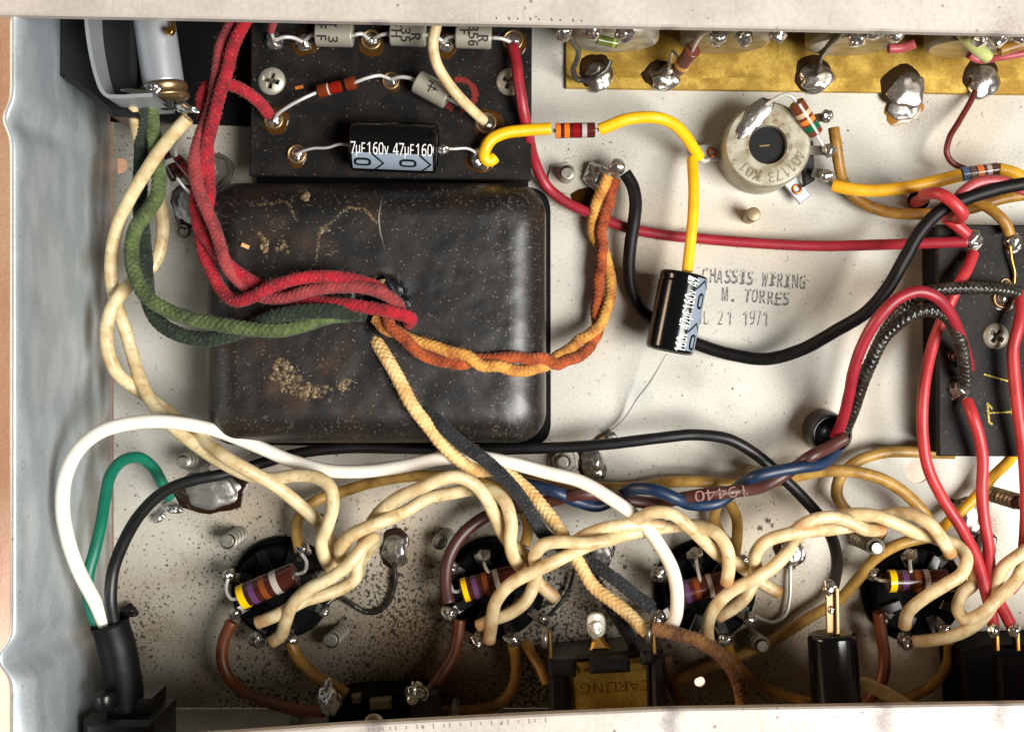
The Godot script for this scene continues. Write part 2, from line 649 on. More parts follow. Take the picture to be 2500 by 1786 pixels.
	for k in 2600:
		var y := pow(rng.randf(), 0.5) * h
		var x := rng.randf() * w
		var dens := nd[clampi(int(y), 0, h - 1) * w + clampi(int(x), 0, w - 1)] / 255.0
		if rng.randf() > dens * 1.2 or (x > 1050 and rng.randf() < 0.6):
			continue
		if rng.randf() < 0.72:
			dab(im, x, y, rng.randf_range(0.7, 2.2), Color(0.16, 0.11, 0.08), rng.randf_range(0.4, 0.9), 0.6)
		else:
			thread(im, x, y, rng.randf_range(4, 14), Color(0.25, 0.19, 0.13), 0.6)
	for k in 200:
		dab(im, ux.call(rng.randf_range(560, 1900)), uy.call(rng.randf_range(1250, 1740)), rng.randf_range(1.8, 5.0), Color(0.13, 0.08, 0.06), 0.8, 0.4, 0.8)
	for k in 170:
		thread(im, rng.randf() * w, rng.randf() * h, rng.randf_range(20, 70), Color(0.92, 0.9, 0.86), 0.25, 0.8)
	var fl := std("chassis_floor", 0.5, 0.2, Color(0.925, 0.94, 0.945), false)
	fl.albedo_texture = ImageTexture.create_from_image(im)
	planar(fl, 0.26, 0.19)
	# galvanised side wall
	var wl := std("galvanised", 0.4, 0.4, Color.WHITE, false)
	var wi := stone(1024, 512, Color(0.655, 0.69, 0.71), Color(0.72, 0.75, 0.77), 0.01, 0.16, 0.055, 41)
	for k in 500:
		dab(wi, rng.randf() * 1024, rng.randf() * 512, rng.randf_range(0.6, 1.6), Color(0.25, 0.22, 0.18), 0.5, 0.6)
	for k in 70:
		thread(wi, rng.randf() * 1024, rng.randf() * 512, rng.randf_range(20, 80), Color(0.42, 0.40, 0.36), 0.25, 0.8)
	for k in 90:  # brown-grey dabs towards the foot of the wall
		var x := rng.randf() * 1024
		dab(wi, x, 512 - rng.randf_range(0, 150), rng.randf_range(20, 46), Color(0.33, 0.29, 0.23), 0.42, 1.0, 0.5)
	for k in 26:
		dab(wi, rng.randf() * 1024, 512 - rng.randf_range(10, 240), rng.randf_range(8, 30), Color(0.50, 0.45, 0.36), 0.3, 1.0, 0.8)
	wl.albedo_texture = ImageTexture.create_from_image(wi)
	# rolled rim flanges: cream grey with fine scuffs
	var fi := stone(1024, 340, Color(0.715, 0.69, 0.66), Color(0.765, 0.742, 0.715), 0.012, 0.16, 0.045, 51)
	for k in 900:
		var x := rng.randf() * 1024
		var y := rng.randf() * 340
		for j in rng.randi_range(4, 22):
			dab(fi, x, y + j, 0.8, Color(0.60, 0.56, 0.51), 0.22, 0.8)
	for k in 240:
		dab(fi, rng.randf() * 1024, rng.randf() * 340, rng.randf_range(0.6, 1.7), Color(0.30, 0.23, 0.19), 0.7, 0.6)
	for k in 9:
		dab(fi, rng.randf() * 1024, rng.randf() * 340, rng.randf_range(8, 22), Color(0.58, 0.50, 0.45), 0.35, 1.0, 1.0)
	for sm in [[633, 92, 100], [795, 90, 102], [884, 88, 99], [408, 98, 104]]:  # grey smears across the lower rim
		for j in 26:
			dab(fi, sm[0] + 3.0 * sin(j * 0.3), sm[1] + j - 8.0, rng.randf_range(6, 11), Color(0.45, 0.43, 0.43), 0.10, 1.0, 0.3)
	var fm := std("flange", 0.5, 0.15, Color.WHITE, false)
	fm.albedo_texture = ImageTexture.create_from_image(fi)
	planar(fm, 0.27, 0.09)
	# brass ground plate
	var bi := stone(1024, 160, Color(0.60, 0.47, 0.17), Color(0.76, 0.63, 0.29), 0.012, 0.11, 0.10, 61)
	for k in 300:
		dab(bi, rng.randf() * 1024, rng.randf() * 160, rng.randf_range(0.6, 2.0), Color(0.28, 0.18, 0.05), 0.55, 0.6)
	for k in 12:
		dab(bi, rng.randf() * 1024, rng.randf() * 160, rng.randf_range(6, 20), Color(0.42, 0.28, 0.08), 0.3, 1.0, 0.9)
	var bm := std("brass_plate", 0.45, 0.55, Color.WHITE, false)
	bm.albedo_texture = ImageTexture.create_from_image(bi)
	planar(bm, 0.13, 0.02)
	# black fibre board with dust
	var ki := stone(900, 560, Color(0.075, 0.07, 0.066), Color(0.125, 0.112, 0.10), 0.009, 0.13, 0.3, 71)
	for k in 700:
		dab(ki, rng.randf() * 900, rng.randf() * 560, rng.randf_range(1.2, 2.8), Color(0.66, 0.60, 0.52), rng.randf_range(0.3, 0.9), 0.7)
	for k in 160:
		dab(ki, rng.randf() * 900, rng.randf() * 560, rng.randf_range(3, 12), Color(0.21, 0.155, 0.10), 0.4, 1.0, 0.8)
	for k in 130:
		thread(ki, rng.randf() * 900, rng.randf() * 560, rng.randf_range(5, 16), Color(0.45, 0.40, 0.33), 0.4)
	var km := std("fibre_board", 0.55, 0.0, Color.WHITE, false)
	km.metallic_specular = 0.3
	km.albedo_texture = ImageTexture.create_from_image(ki)
	planar(km, 0.072, 0.045)
	# transformer cover: lacquered steel under old wax, flux crust and dust
	var tw := 1100
	var th := 860
	var ti := stone(tw, th, Color(0.05, 0.046, 0.045), Color(0.12, 0.088, 0.07), 0.006, 0.10, 0.25, 81)
	var qx := func(x: float) -> float: return (x - 480.0) / 900.0 * tw
	var qy := func(y: float) -> float: return (y - 420.0) / 700.0 * th
	for s in [[700, 950, 85, 0.55], [780, 905, 60, 0.35], [650, 560, 70, 0.35], [760, 590, 50, 0.3], [860, 520, 40, 0.3], [600, 880, 75, 0.3], [830, 860, 55, 0.3], [560, 800, 60, 0.4], [900, 1000, 70, 0.25]]:
		for j in 9:
			dab(ti, qx.call(s[0] + rng.randf_range(-60, 60)), qy.call(s[1] + rng.randf_range(-40, 40)), s[2] * rng.randf_range(0.25, 0.75), Color(0.32, 0.225, 0.14), s[3] * 0.75, 0.8, 1.2)
	for s in [[705, 935, 34], [735, 950, 26], [688, 900, 20], [790, 955, 22], [845, 940, 12], [690, 600, 16], [735, 470, 10], [925, 690, 20]]:
		for j in 16:
			dab(ti, qx.call(s[0] + rng.randf_range(-1, 1) * s[2]), qy.call(s[1] + rng.randf_range(-1, 1) * s[2]), rng.randf_range(2, 8), Color(0.66, 0.56, 0.40), 0.55, 0.6, 1.0)
	for s in [[785, 560, 850, 505], [850, 505, 880, 510], [885, 505, 920, 545], [780, 570, 770, 640], [620, 500, 700, 490], [700, 490, 725, 540]]:  # wax edges
		for j in 40:
			var t := j / 40.0
			dab(ti, qx.call(lerpf(s[0], s[2], t) + rng.randf_range(-3, 3)), qy.call(lerpf(s[1], s[3], t) + rng.randf_range(-3, 3)), rng.randf_range(1.2, 4.2), Color(0.52, 0.44, 0.32), 0.75, 0.7)
	for k in 26:  # fine cracks in the lacquer
		thread(ti, rng.randf() * tw, rng.randf() * th, rng.randf_range(30, 110), Color(0.03, 0.028, 0.026), 0.7, 1.5)
	for k in 14:
		thread(ti, rng.randf() * tw, rng.randf() * th, rng.randf_range(20, 70), Color(0.40, 0.35, 0.28), 0.45, 1.3)
	for j in 70:  # scratch
		var t := j / 70.0
		dab(ti, qx.call(935 - 14 * sin(t * 3.0) + 8 * t), qy.call(470 + 140 * t), 2.6 * sin(t * PI) + 0.7, Color(0.62, 0.62, 0.60), 0.7, 0.6)
	for k in 3200:
		dab(ti, rng.randf() * tw, rng.randf() * th, rng.randf_range(0.7, 2.1), Color(0.82, 0.71, 0.66), rng.randf_range(0.3, 0.95), 0.7)
	for k in 800:
		var e := rng.randf() < 0.6
		var x := rng.randf() * tw
		var y := rng.randf() * th
		if e:
			if rng.randf() < 0.5:
				y = (10 + rng.randf() * 90) if rng.randf() < 0.5 else th - 10 - rng.randf() * 110
			else:
				x = tw - 60 - rng.randf() * 160
		thread(ti, x, y, rng.randf_range(3, 12), Color(0.66, 0.62, 0.56), 0.7, 1.2)
	var tm := std("lacquered_cover", 0.41, 0.0, Color.WHITE, false)
	tm.metallic_specular = 0.62
	tm.albedo_texture = ImageTexture.create_from_image(ti)
	tm.uv1_triplanar = true
	tm.uv1_world_triplanar = true
	# 480..1380 by 420..1120 in plan at the cover's height (22 mm)
	var kk := (EYE - 0.022) / EYE
	tm.uv1_scale = Vector3(1.0 / (0.09 * kk), 1.0 / (0.09 * kk), 1.0 / (0.07 * kk))
	tm.uv1_offset = Vector3((1250.0 - 480.0) / 900.0, 0.2, (893.0 - 420.0) / 700.0)
	tm.heightmap_enabled = true
	tm.heightmap_scale = 0.006
	tm.heightmap_texture = noise_tex(512, 0.018, 83, 5)
	# bench top
	var oi := stone(768, 768, Color(0.92, 0.80, 0.735), Color(0.96, 0.865, 0.81), 0.006, 0.12, 0.06, 91)
	for k in 240:
		var x := rng.randf() * 768
		var y := rng.randf() * 768
		for j in rng.randi_range(20, 160):
			dab(oi, x + 2.0 * sin(j * 0.05), y + j, 0.9, Color(0.68, 0.51, 0.42), 0.22, 0.8)
	var om := std("bench_wood", 0.55, 0.0, Color.WHITE, false)
	om.albedo_texture = ImageTexture.create_from_image(oi)
	planar(om, 0.16, 0.16)


# ---------------------------------------------------------------- component builders

# parts of a wire or lead: plain round conductor through plan points
func lead(parent: Node3D, called: String, pts: Array, r: float, mat := "tinned_lead") -> void:
	var g := Geo.new()
	tube(g, smooth_path(pts, 0.0004), px(r, pts[2]), 8)
	put(g, called, mat, parent)


const LOOK := {
	"cream": [232, 214, 170, 178, 142, 86, 0.36], "white": [244, 239, 228, 236, 222, 200, 0.2], "pale": [232, 206, 146, 196, 158, 84, 0.3],
	"dull": [192, 152, 76, 128, 90, 34, 0.4], "amber": [176, 128, 46, 100, 64, 20, 0.45], "yellow": [250, 196, 14, 238, 170, 10, 0.3], "gold": [238, 182, 42, 205, 146, 24, 0.35],
	"red": [158, 34, 48, 124, 26, 38, 0.35], "coral": [192, 54, 58, 158, 40, 48, 0.35], "black": [18, 17, 19, 27, 25, 25, 0.3], "jet": [17, 17, 19, 24, 24, 25, 0.3], "brown": [130, 66, 28, 78, 38, 16, 0.45],
	"chocolate": [84, 44, 32, 58, 30, 24, 0.4], "blue": [24, 48, 80, 17, 32, 54, 0.35], "umber": [82, 46, 40, 60, 32, 28, 0.4], "green": [0, 112, 88, 0, 96, 76, 0.3],
	"olive": [190, 196, 128, 150, 160, 90, 0.3], "maroon": [110, 36, 36, 84, 26, 28, 0.4], "pink": [186, 84, 88, 150, 60, 66, 0.4],
	"redcloth": [176, 28, 42, 92, 24, 30, 0.4], "rosecloth": [164, 62, 64, 104, 40, 42, 0.45], "greencloth": [40, 56, 38, 18, 26, 20, 0.5], "mosscloth": [96, 112, 64, 36, 48, 26, 0.45],
	"rustcloth": [184, 88, 40, 98, 36, 14, 0.45], "maizecloth": [214, 160, 74, 140, 62, 24, 0.4], "tancloth": [238, 206, 146, 196, 146, 78, 0.35], "inkcloth": [46, 49, 54, 13, 14, 16, 0.55],
	"tobaccocloth": [158, 112, 66, 74, 46, 24, 0.5], "tar": [30, 28, 24, 74, 70, 60, 0.22],
}


func look(key: String) -> Dictionary:
	var c: Array = LOOK[key]
	var d := {"a": rgb(c[0], c[1], c[2]), "b": rgb(c[3], c[4], c[5]), "share": c[6], "wob": 0.03}
	if key.ends_with("cloth") or key == "tar":
		d.cloth = 1.0
		d.wob = 0.035
	elif key in ["cream", "dull"]:
		d.spot = rgb(120, 80, 40)
	return d


func mat_of(key: String) -> String:
	return "wire_waxed" if key == "tar" else "wire_cloth" if key.ends_with("cloth") else "wire_rubber" if key == "black" else "wire_plastic"


func strand(g: Geo, path: PackedVector3Array, key: String, r: float) -> void:
	var cl := key.ends_with("cloth") or key == "tar"
	tube(g, path, r, 26 if cl else 14, look(key))


# wires that run as one bundle, each drawn by its own points
func bundle(called: String, label: String, strands: Array) -> Node3D:
	var first: Array = strands[0][2]
	var top := thing(called, label, "wires", at(first[0], first[1], first[2]))
	for s in strands:
		var path := smooth_path(s[2], 0.00024)
		var g := Geo.new()
		strand(g, path, s[0], px(s[1], 26))
		put(g, "strand", mat_of(s[0]), top)
		var f := Geo.new()
		var l := look(s[0])
		fuzz(f, path, px(s[1], 26), path.size(), l.a, l.b.lerp(rgb(220, 200, 180), 0.3))
		put(f, "loose_fibres", "wire_cloth", top, "", "stuff")
	return top


# one insulated wire; a and b are stripped ends: plan points of the bare conductor
func wire(called: String, label: String, key: String, r: float, pts: Array, bare := [], group := "") -> Node3D:
	var h := 0.0
	for k in range(2, pts.size(), 3):
		h += pts[k] * 3.0 / pts.size()
	var cl := key.ends_with("cloth") or key == "tar"
	var top := thing(called, label, "wire", at(pts[0], pts[1], pts[2]), group)
	var g := Geo.new()
	var path := smooth_path(pts, 0.00024 if cl else 0.0007)
	strand(g, path, key, px(r, h))
	put(g, "insulation", mat_of(key), top)
	for b in bare:
		lead(top, "bare_end", b, r * 0.42)
	if key.ends_with("cloth"):
		var f := Geo.new()
		var l := look(key)
		fuzz(f, path, px(r, h), path.size(), l.a, l.b.lerp(rgb(220, 200, 180), 0.3))
		put(f, "loose_fibres", "wire_cloth", top, "", "stuff")
	return top


# strands wound round a common line; each strand is a part
func twist(called: String, label: String, strands: Array, r: float, pts: Array, pitch: float, phase: float, squash := 0.75, open := []) -> Node3D:
	var top := thing(called, label, "wires", at(pts[0], pts[1], pts[2]))
	var h := 0.0
	for k in range(2, pts.size(), 3):
		h += pts[k] * 3.0 / pts.size()
	var rr := px(r, h)
	var cl: bool = strands[0].ends_with("cloth")
	var mid := smooth_path(pts, 0.00026 if cl else 0.0007)
	var f := frames(mid)
	var many := strands.size()
	for j in many:
		var path := PackedVector3Array()
		var s := 0.0
		for k in mid.size():
			if k:
				s += mid[k].distance_to(mid[k - 1])
			var t := phase + TAU * j / many + TAU * s / pitch + 0.9 * nz.get_noise_2d(s * 4000.0 + j * 77.0, phase * 100.0)
			var spread := rr * (1.12 if many == 2 else 1.3) * (1.0 + 0.25 * nz.get_noise_2d(s * 3000.0, j * 50.0 + phase * 30.0))
			if open.size():
				spread *= 1.0 + open[0] * smoothstep(open[1], open[1] + 0.1, float(k) / mid.size()) * (1.0 - smoothstep(open[2] - 0.1, open[2], float(k) / mid.size()))
			var side := Vector3.UP.cross(f[k][0]).normalized()
			path.append(mid[k] + side * cos(t) * spread + Vector3.UP * sin(t) * spread * squash)
		var g := Geo.new()
		strand(g, path, strands[j], rr)
		put(g, "strand", mat_of(strands[j]), top)
		if cl:
			var fz := Geo.new()
			var l := look(strands[j])
			fuzz(fz, path, rr, path.size(), l.a, l.b.lerp(rgb(220, 200, 180), 0.3))
			put(fz, "loose_fibres", "wire_cloth", top, "", "stuff")
	return top


# carbon resistor between two body ends; leads are lists of plan points
func resistor(label: String, x0: float, y0: float, x1: float, y1: float, h0: float, h1: float, r: float, body: Color, bands: Array, leads: Array, group := "", dog := false) -> Node3D:
	var top := thing("resistor", label, "resistor", at(x0, y0, h0), group)
	var a := W(x0, y0, h0)
	var b := W(x1, y1, h1)
	var xf := along(a, b)
	var l := a.distance_to(b)
	var rr := px(r, h0)
	var g := Geo.new()
	if dog:
		lathe(g, xf, [[Vector2(0.00001, 0), Vector2(rr * 0.9, 0)], [Vector2(rr * 0.9, 0), Vector2(rr * 1.1, rr * 0.2), Vector2(rr * 1.1, l * 0.22), Vector2(rr * 0.92, l * 0.3), Vector2(rr * 0.92, l * 0.7), Vector2(rr * 1.1, l * 0.78), Vector2(rr * 1.1, l - rr * 0.2), Vector2(rr * 0.9, l)], [Vector2(rr * 0.9, l), Vector2(0.00001, l)]], 26, body)
	else:
		cyl(g, xf, rr, 0, l, rr * 0.12, body, 26)
	put(g, "body", "component_gloss", top)
	for bd in bands:
		var gb := Geo.new()
		var rb := rr * (1.025 if not dog else 1.0)
		if dog and absf(bd[0] - 0.5) > 0.25:
			rb = rr * 1.12
		lathe(gb, xf, [[Vector2(rr * 0.8, l * (bd[0] - bd[1] / 2)), Vector2(rb, l * (bd[0] - bd[1] / 2))], [Vector2(rb, l * (bd[0] - bd[1] / 2)), Vector2(rb, l * (bd[0] + bd[1] / 2))], [Vector2(rb, l * (bd[0] + bd[1] / 2)), Vector2(rr * 0.8, l * (bd[0] + bd[1] / 2))]], 26, bd[2])
		put(gb, "colour_band", "component_gloss", top)
	for ld in leads:
		lead(top, "lead", ld, 4.5)
	return top


func diode(label: String, x0: float, y0: float, x1: float, y1: float, h: float, r: float, lines: Array, leads: Array, group := "") -> Node3D:
	var top := thing("diode", label, "diode", at(x0, y0, h), group)
	var a := W(x0, y0, h)
	var b := W(x1, y1, h)
	var xf := along(a, b)
	var l := a.distance_to(b)
	var rr := px(r, h)
	var g := Geo.new()
	cyl(g, xf, rr, 0, l, rr * 0.16, rgb(172, 168, 152), 32)
	put(g, "can", "diode_can", top)
	var e := Geo.new()
	for end in [[l, 1.0], [0.0, -1.0]]:
		lathe(e, xf, [[Vector2(rr * 0.30, end[0]), Vector2(rr * 0.26, end[0] + end[1] * rr * 0.12), Vector2(rr * 0.12, end[0] + end[1] * rr * 0.24)]], 16)
	put(e, "end_seal", "dull_solder", top)
	var dir := (b - a).normalized()
	var side := dir.cross(Vector3.UP).normalized()
	var t := Geo.new()
	for ln in lines:  # text, place along the can, place round it (radians), size in plan units, turned
		var arr := letters(ln[0], px(ln[3], h), 0.00003, true)
		var m: Vector3 = arr[1].get_center()
		var turned: bool = ln[4]
		lay(t, arr[0], func(q: Vector3) -> Vector3:
			var u := (q.x - m.x)
			var v := (q.y - m.y)
			var s_: float = l * ln[1] + (v if turned else u)
			var arc: float = ln[2] + ((u if turned else -v) / rr)
			return a + dir * s_ + (Vector3.UP * cos(arc) + side * sin(arc)) * (rr * 1.012 + q.z), rgb(52, 48, 42), 0.0005)
	put(t, "printed_marks", "print", top)
	for ld in leads:
		lead(top, "lead", ld, 5.0)
	return top


# electrolytic can read from its first end to its second, stripe below the lettering
func capacitor(label: String, x0: float, y0: float, x1: float, y1: float, h: float, r: float, words: Array, start: float, turn: float, leads: Array) -> Node3D:
	var top := thing("electrolytic_capacitor", label, "capacitor", at(x0, y0, h))
	var a := W(x0, y0, h)
	var b := W(x1, y1, h)
	var xf := along(a, b)
	var l := a.distance_to(b)
	var rr := px(r, h)
	var g := Geo.new()
	var q := rr * 0.13
	lathe(g, xf, [[Vector2(rr * 0.78, -q * 0.02), Vector2(rr - q, 0), Vector2(rr - q * 0.3, q * 0.3), Vector2(rr, q), Vector2(rr, q * 1.4), Vector2(rr, l * 0.86), Vector2(rr * 0.972, l * 0.885), Vector2(rr * 0.972, l * 0.91), Vector2(rr, l * 0.935), Vector2(rr, l - q), Vector2(rr - q * 0.3, l - q * 0.3), Vector2(rr - q, l), Vector2(rr * 0.76, l)]], 48)
	put(g, "sleeve", "glossy_sleeve", top)
	var e := Geo.new()
	lathe(e, xf, [[Vector2(0.00001, q * 0.3), Vector2(rr * 0.8, q * 0.3)], [Vector2(0.00001, l - q * 0.4), Vector2(rr * 0.8, l - q * 0.4)]], 32)
	put(e, "end_disc", "dull_solder", top)
	var dir := (b - a).normalized()
	var below := dir.cross(Vector3.UP).normalized()
	var spot := func(s: float, arc: float, lift: float) -> Vector3:
		return a + dir * s + (Vector3.UP * cos(arc + turn) + below * sin(arc + turn)) * (rr + lift)
	# the stripe follows the can
	var st := Geo.new()
	var p := PackedVector3Array()
	var hint := PackedVector3Array()
	var s0 := q * 1.2
	var s1 := l * 0.985 - q * 0.6
	for row in 2:
		for k in 17:
			var arc := lerpf(0.42, 1.26, k / 16.0)
			p.append(spot.call(lerpf(s0, s1, row), arc, 0.00003))
			hint.append(spot.call(0.0, arc, 1.0) - spot.call(0.0, arc, 0.0))
	st.surf(2, 17, p, false, hint, PackedColorArray([rgb(132, 143, 158)]))
	put(st, "printed_stripe", "print", top)
	var mk := Geo.new()
	for ch in [0.40, 0.94]:
		ribbon(mk, spot, [Vector2(l * (ch - 0.13), 0.44), Vector2(l * ch, 0.86), Vector2(l * (ch - 0.10), 1.24)], 0.00022)
	for ov in [0.16, 0.68]:
		var ring := []
		for k in 25:
			var t := TAU * k / 24
			ring.append(Vector2(l * ov + l * 0.085 * signf(cos(t)) * pow(absf(cos(t)), 0.6), 0.84 + 0.15 * signf(sin(t)) * pow(absf(sin(t)), 0.6)))
		ribbon(mk, spot, ring, 0.0003)
	put(mk, "polarity_mark", "wire_rubber", top)
	var t2 := Geo.new()
	var total := 0.0
	for wd in words:  # text, size, gap
		total += letters(wd[0], px(wd[1] * 1.16, h), 0.00002, false)[1].size.x + px(wd[2], h)
	var fit := (l * 0.965 - start) / total
	var cur := start
	for wd in words:
		var arr := letters(wd[0], px(wd[1] * 1.16, h), 0.00002, false)
		var bx: AABB = arr[1]
		var c0 := cur
		var lim := l
		lay(t2, arr[0], func(v: Vector3) -> Vector3:
			var s: float = clampf(c0 + (v.x - bx.position.x) * fit, rr * 0.06, lim * 0.965)
			return spot.call(s, 0.0 - (v.y - px(16, h)) / rr, 0.00003 + v.z), rgb(232, 232, 228), 0.0004)
		cur += (bx.size.x + px(wd[2], h)) * fit
	put(t2, "printed_rating", "print", top)
	for ld in leads:
		lead(top, "lead", ld, 3.6)
	return top


func ribbon(g: Geo, spot: Callable, line: Array, w: float) -> void:
	for k in line.size() - 1:
		var a: Vector2 = line[k]
		var b: Vector2 = line[k + 1]
		var steps := 8
		for j in steps:
			var p := a.lerp(b, float(j) / steps)
			var q := a.lerp(b, (j + 1.0) / steps)
			var m: Vector3 = spot.call(p.x, p.y, 0.00006)
			var n: Vector3 = spot.call(q.x, q.y, 0.00006)
			var up: Vector3 = (spot.call(p.x, p.y, 1.0) - spot.call(p.x, p.y, 0.0)).normalized()
			var s := (n - m).normalized().cross(up) * w
			var e := (n - m).normalized() * w * 0.4
			g.flat_tri(m - s - e, m + s - e, n + s + e, up, rgb(20, 22, 28))
			g.flat_tri(m - s - e, n + s + e, n - s + e, up, rgb(20, 22, 28))


func phillips(label: String, x: float, y: float, h: float, r: float, spin: float, group := "") -> Node3D:
	var top := thing("crosshead_screw", label, "screw", at(x, y, h), group)
	var rr := px(r, h)
	var g := Geo.new()
	var p := PackedVector3Array()
	var hint := PackedVector3Array()
	var rows := 26
	var cols := 96
	for k in rows:
		var f := float(k) / (rows - 1)
		for j in cols:
			var t := TAU * j / cols
			var x2 := rr * f * cos(t)
			var z2 := rr * f * sin(t)
			var y2 := rr * 0.42 * sqrt(maxf(0.0, 1.0 - f * f * 0.98))
			var u := absf(x2 * cos(spin) + z2 * sin(spin)) / rr
			var w := absf(-x2 * sin(spin) + z2 * cos(spin)) / rr
			var arm := maxf(smoothstep(0.18, 0.13, w) * smoothstep(0.60, 0.53, u), smoothstep(0.18, 0.13, u) * smoothstep(0.60, 0.53, w))
			arm = maxf(arm, smoothstep(0.26, 0.18, sqrt(u * u + w * w)))
			y2 -= arm * rr * (0.62 - 0.5 * f)
			p.append(Vector3(x2, y2, z2))
			hint.append(Vector3(x2 * 0.3, rr, z2 * 0.3))
	g.surf(rows, cols, p, true, hint, PackedColorArray([Color.WHITE]))
	put(g, "head", "zinc_screw", top)
	var s := Geo.new()
	cyl(s, Transform3D(Basis.IDENTITY, Vector3(0, -0.004, 0)), rr * 0.5, 0, 0.004, 0.0001)
	put(s, "shank", "zinc_screw", top)
	return top


# threaded or plain stud standing on the chassis, tip at height h
func stud(label: String, x: float, y: float, h: float, r: float, threaded := true, nut := 0.0, lean := Vector2.ZERO, group := "") -> Node3D:
	var top := thing("chassis_screw" if threaded else "locating_pin", label, "screw" if threaded else "pin", at(x, y, 0), group)
	var g := Geo.new()
	var p := PackedVector3Array()
	var hint := PackedVector3Array()
	var rr := px(r)
	var hh := h * 0.001
	var rows := 60 if threaded else 8
	var cols := 20
	var tint := PackedColorArray()
	for k in rows:
		var f := float(k) / (rows - 1)
		for j in cols:
			var t := TAU * j / cols
			var q := rr
			if threaded:
				q *= 0.82 + 0.20 * sin(TAU * (f * hh / 0.0019) - t)
				q *= 1.0 - 0.22 * smoothstep(rows - 7.0, rows - 2.0, k)
			if k == rows - 1:
				q = 0.00002
			elif k == rows - 2:
				q *= 0.86
			p.append(Vector3(q * cos(t) + lean.x * f * 0.001, hh * minf(f * rows / (rows - 2.0), 1.0), q * sin(t) + lean.y * f * 0.001))
			hint.append(Vector3(cos(t), 0.0 if k < rows - 1 else 3.0, sin(t)))
			# thread grooves tinted dark: painted shade along with grime
			tint.append(rgb(176, 172, 160).lerp(rgb(52, 44, 34), smoothstep(-0.3, 0.5, -sin(TAU * (f * hh / 0.0019) - t)) if k < rows - 4 else 0.34 + 0.35 * nz.get_noise_2d(k * 60.0 + x, t * 40.0)))
	g.surf(rows, cols, p, true, hint, tint if threaded else PackedColorArray([rgb(150, 132, 104)]))
	put(g, "shank", "thread_steel", top)
	if nut > 0.0:
		var nn := Geo.new()
		var poly := PackedVector2Array()
		for k in 6:
			poly.append(Vector2.from_angle(TAU * k / 6 + 0.3) * px(nut))
		prism(nn, poly, 0.0006, 0.0030, 0.0003)
		put(nn, "hex_nut", "plated_steel", top)
		var ws := Geo.new()
		cyl(ws, Transform3D.IDENTITY, px(nut * 1.2), 0.00002, 0.0006, 0.0001)
		put(ws, "washer", "plated_steel", top)
	return top


# eyelet on a board with its solder, part of the board
func eyelet(parent: Node3D, x: float, y: float, h: float, r: float, ring: bool, s: int, burnt := 0.0) -> void:
	var e := Geo.new()
	var c := W(x, y, h)
	var rr := px(r, h)
	lathe(e, Transform3D(Basis.IDENTITY, c), [[Vector2(rr, 0), Vector2(rr * 0.97, rr * 0.16), Vector2(rr * 0.86, rr * 0.25), Vector2(rr * 0.70, rr * 0.22), Vector2(rr * 0.60, 0.00002)]], 24)
	var o := put(e, "eyelet", "tarnished_brass" if ring else "plated_steel", parent)
	var b := Geo.new()
	if ring:
		lumps(b, c + Vector3(rr * 0.05, rr * 0.05, 0), Vector3(rr * 0.60, rr * 0.35, rr * 0.56), s, s * 1.3)
	else:
		lumps(b, c + Vector3(0, rr * 0.2, 0), Vector3(rr * 0.95, rr * 0.85, rr * 0.92), s, s * 1.7)
	put(b, "solder", "solder", o)
	if burnt > 0.0:
		var f := Geo.new()
		blob(f, c + Vector3(rr * 0.1, 0, rr * 0.2), Vector3(rr * burnt, rr * 0.07, rr * burnt * 0.9), 0.34, s + 5, s, rgb(70, 44, 20))
		put(f, "flux_residue", "flux", o)


# blob of solder on sheet metal, with its scorched flux
func solder_joint(label: String, x: float, y: float, h: float, rx: float, rz: float, ry: float, s: int, yaw: float, group := "", halo := 1.15, dull := false) -> Node3D:
	var top := thing("solder_joint", label, "solder joint", at(x, y, h), group)
	var g := Geo.new()
	blob(g, Vector3(0, px(ry) * 0.1, 0), Vector3(px(rx), px(ry), px(rz)), 0.34, s, yaw, Color.WHITE, 20, 30)
	put(g, "solder", "dull_solder" if dull else "solder", top)
	if halo > 0.0:
		var f := Geo.new()
		blob(f, Vector3(-px(rx) * 0.08, 0, -px(rz) * 0.06), Vector3(px(rx) * halo, px(4), px(rz) * halo), 0.42, s + 3, yaw, rgb(40, 27, 14))
		put(f, "flux_residue", "flux", top)
	return top


# lug plate with solder on a socket or switch
func lug(parent: Node3D, x: float, y: float, h: float, dx: float, dy: float, w: float, s: int, fat := 1.0) -> void:
	var g := Geo.new()
	var a := W(x, y, h)
	var b := W(x + dx, y + dy, h + 1.5)
	var xf := along(a, b)
	xf.origin = (a + b) / 2
	box(g, xf, Vector3(px(w), a.distance_to(b), 0.0005), 0.0001)
	var o := put(g, "lug", "plated_steel", parent)
	var q := Geo.new()
	lumps(q, b, Vector3(px(w * 0.75), px(w * 0.8), px(w * 0.75)) * fat, s, s)
	put(q, "solder", "solder", o)


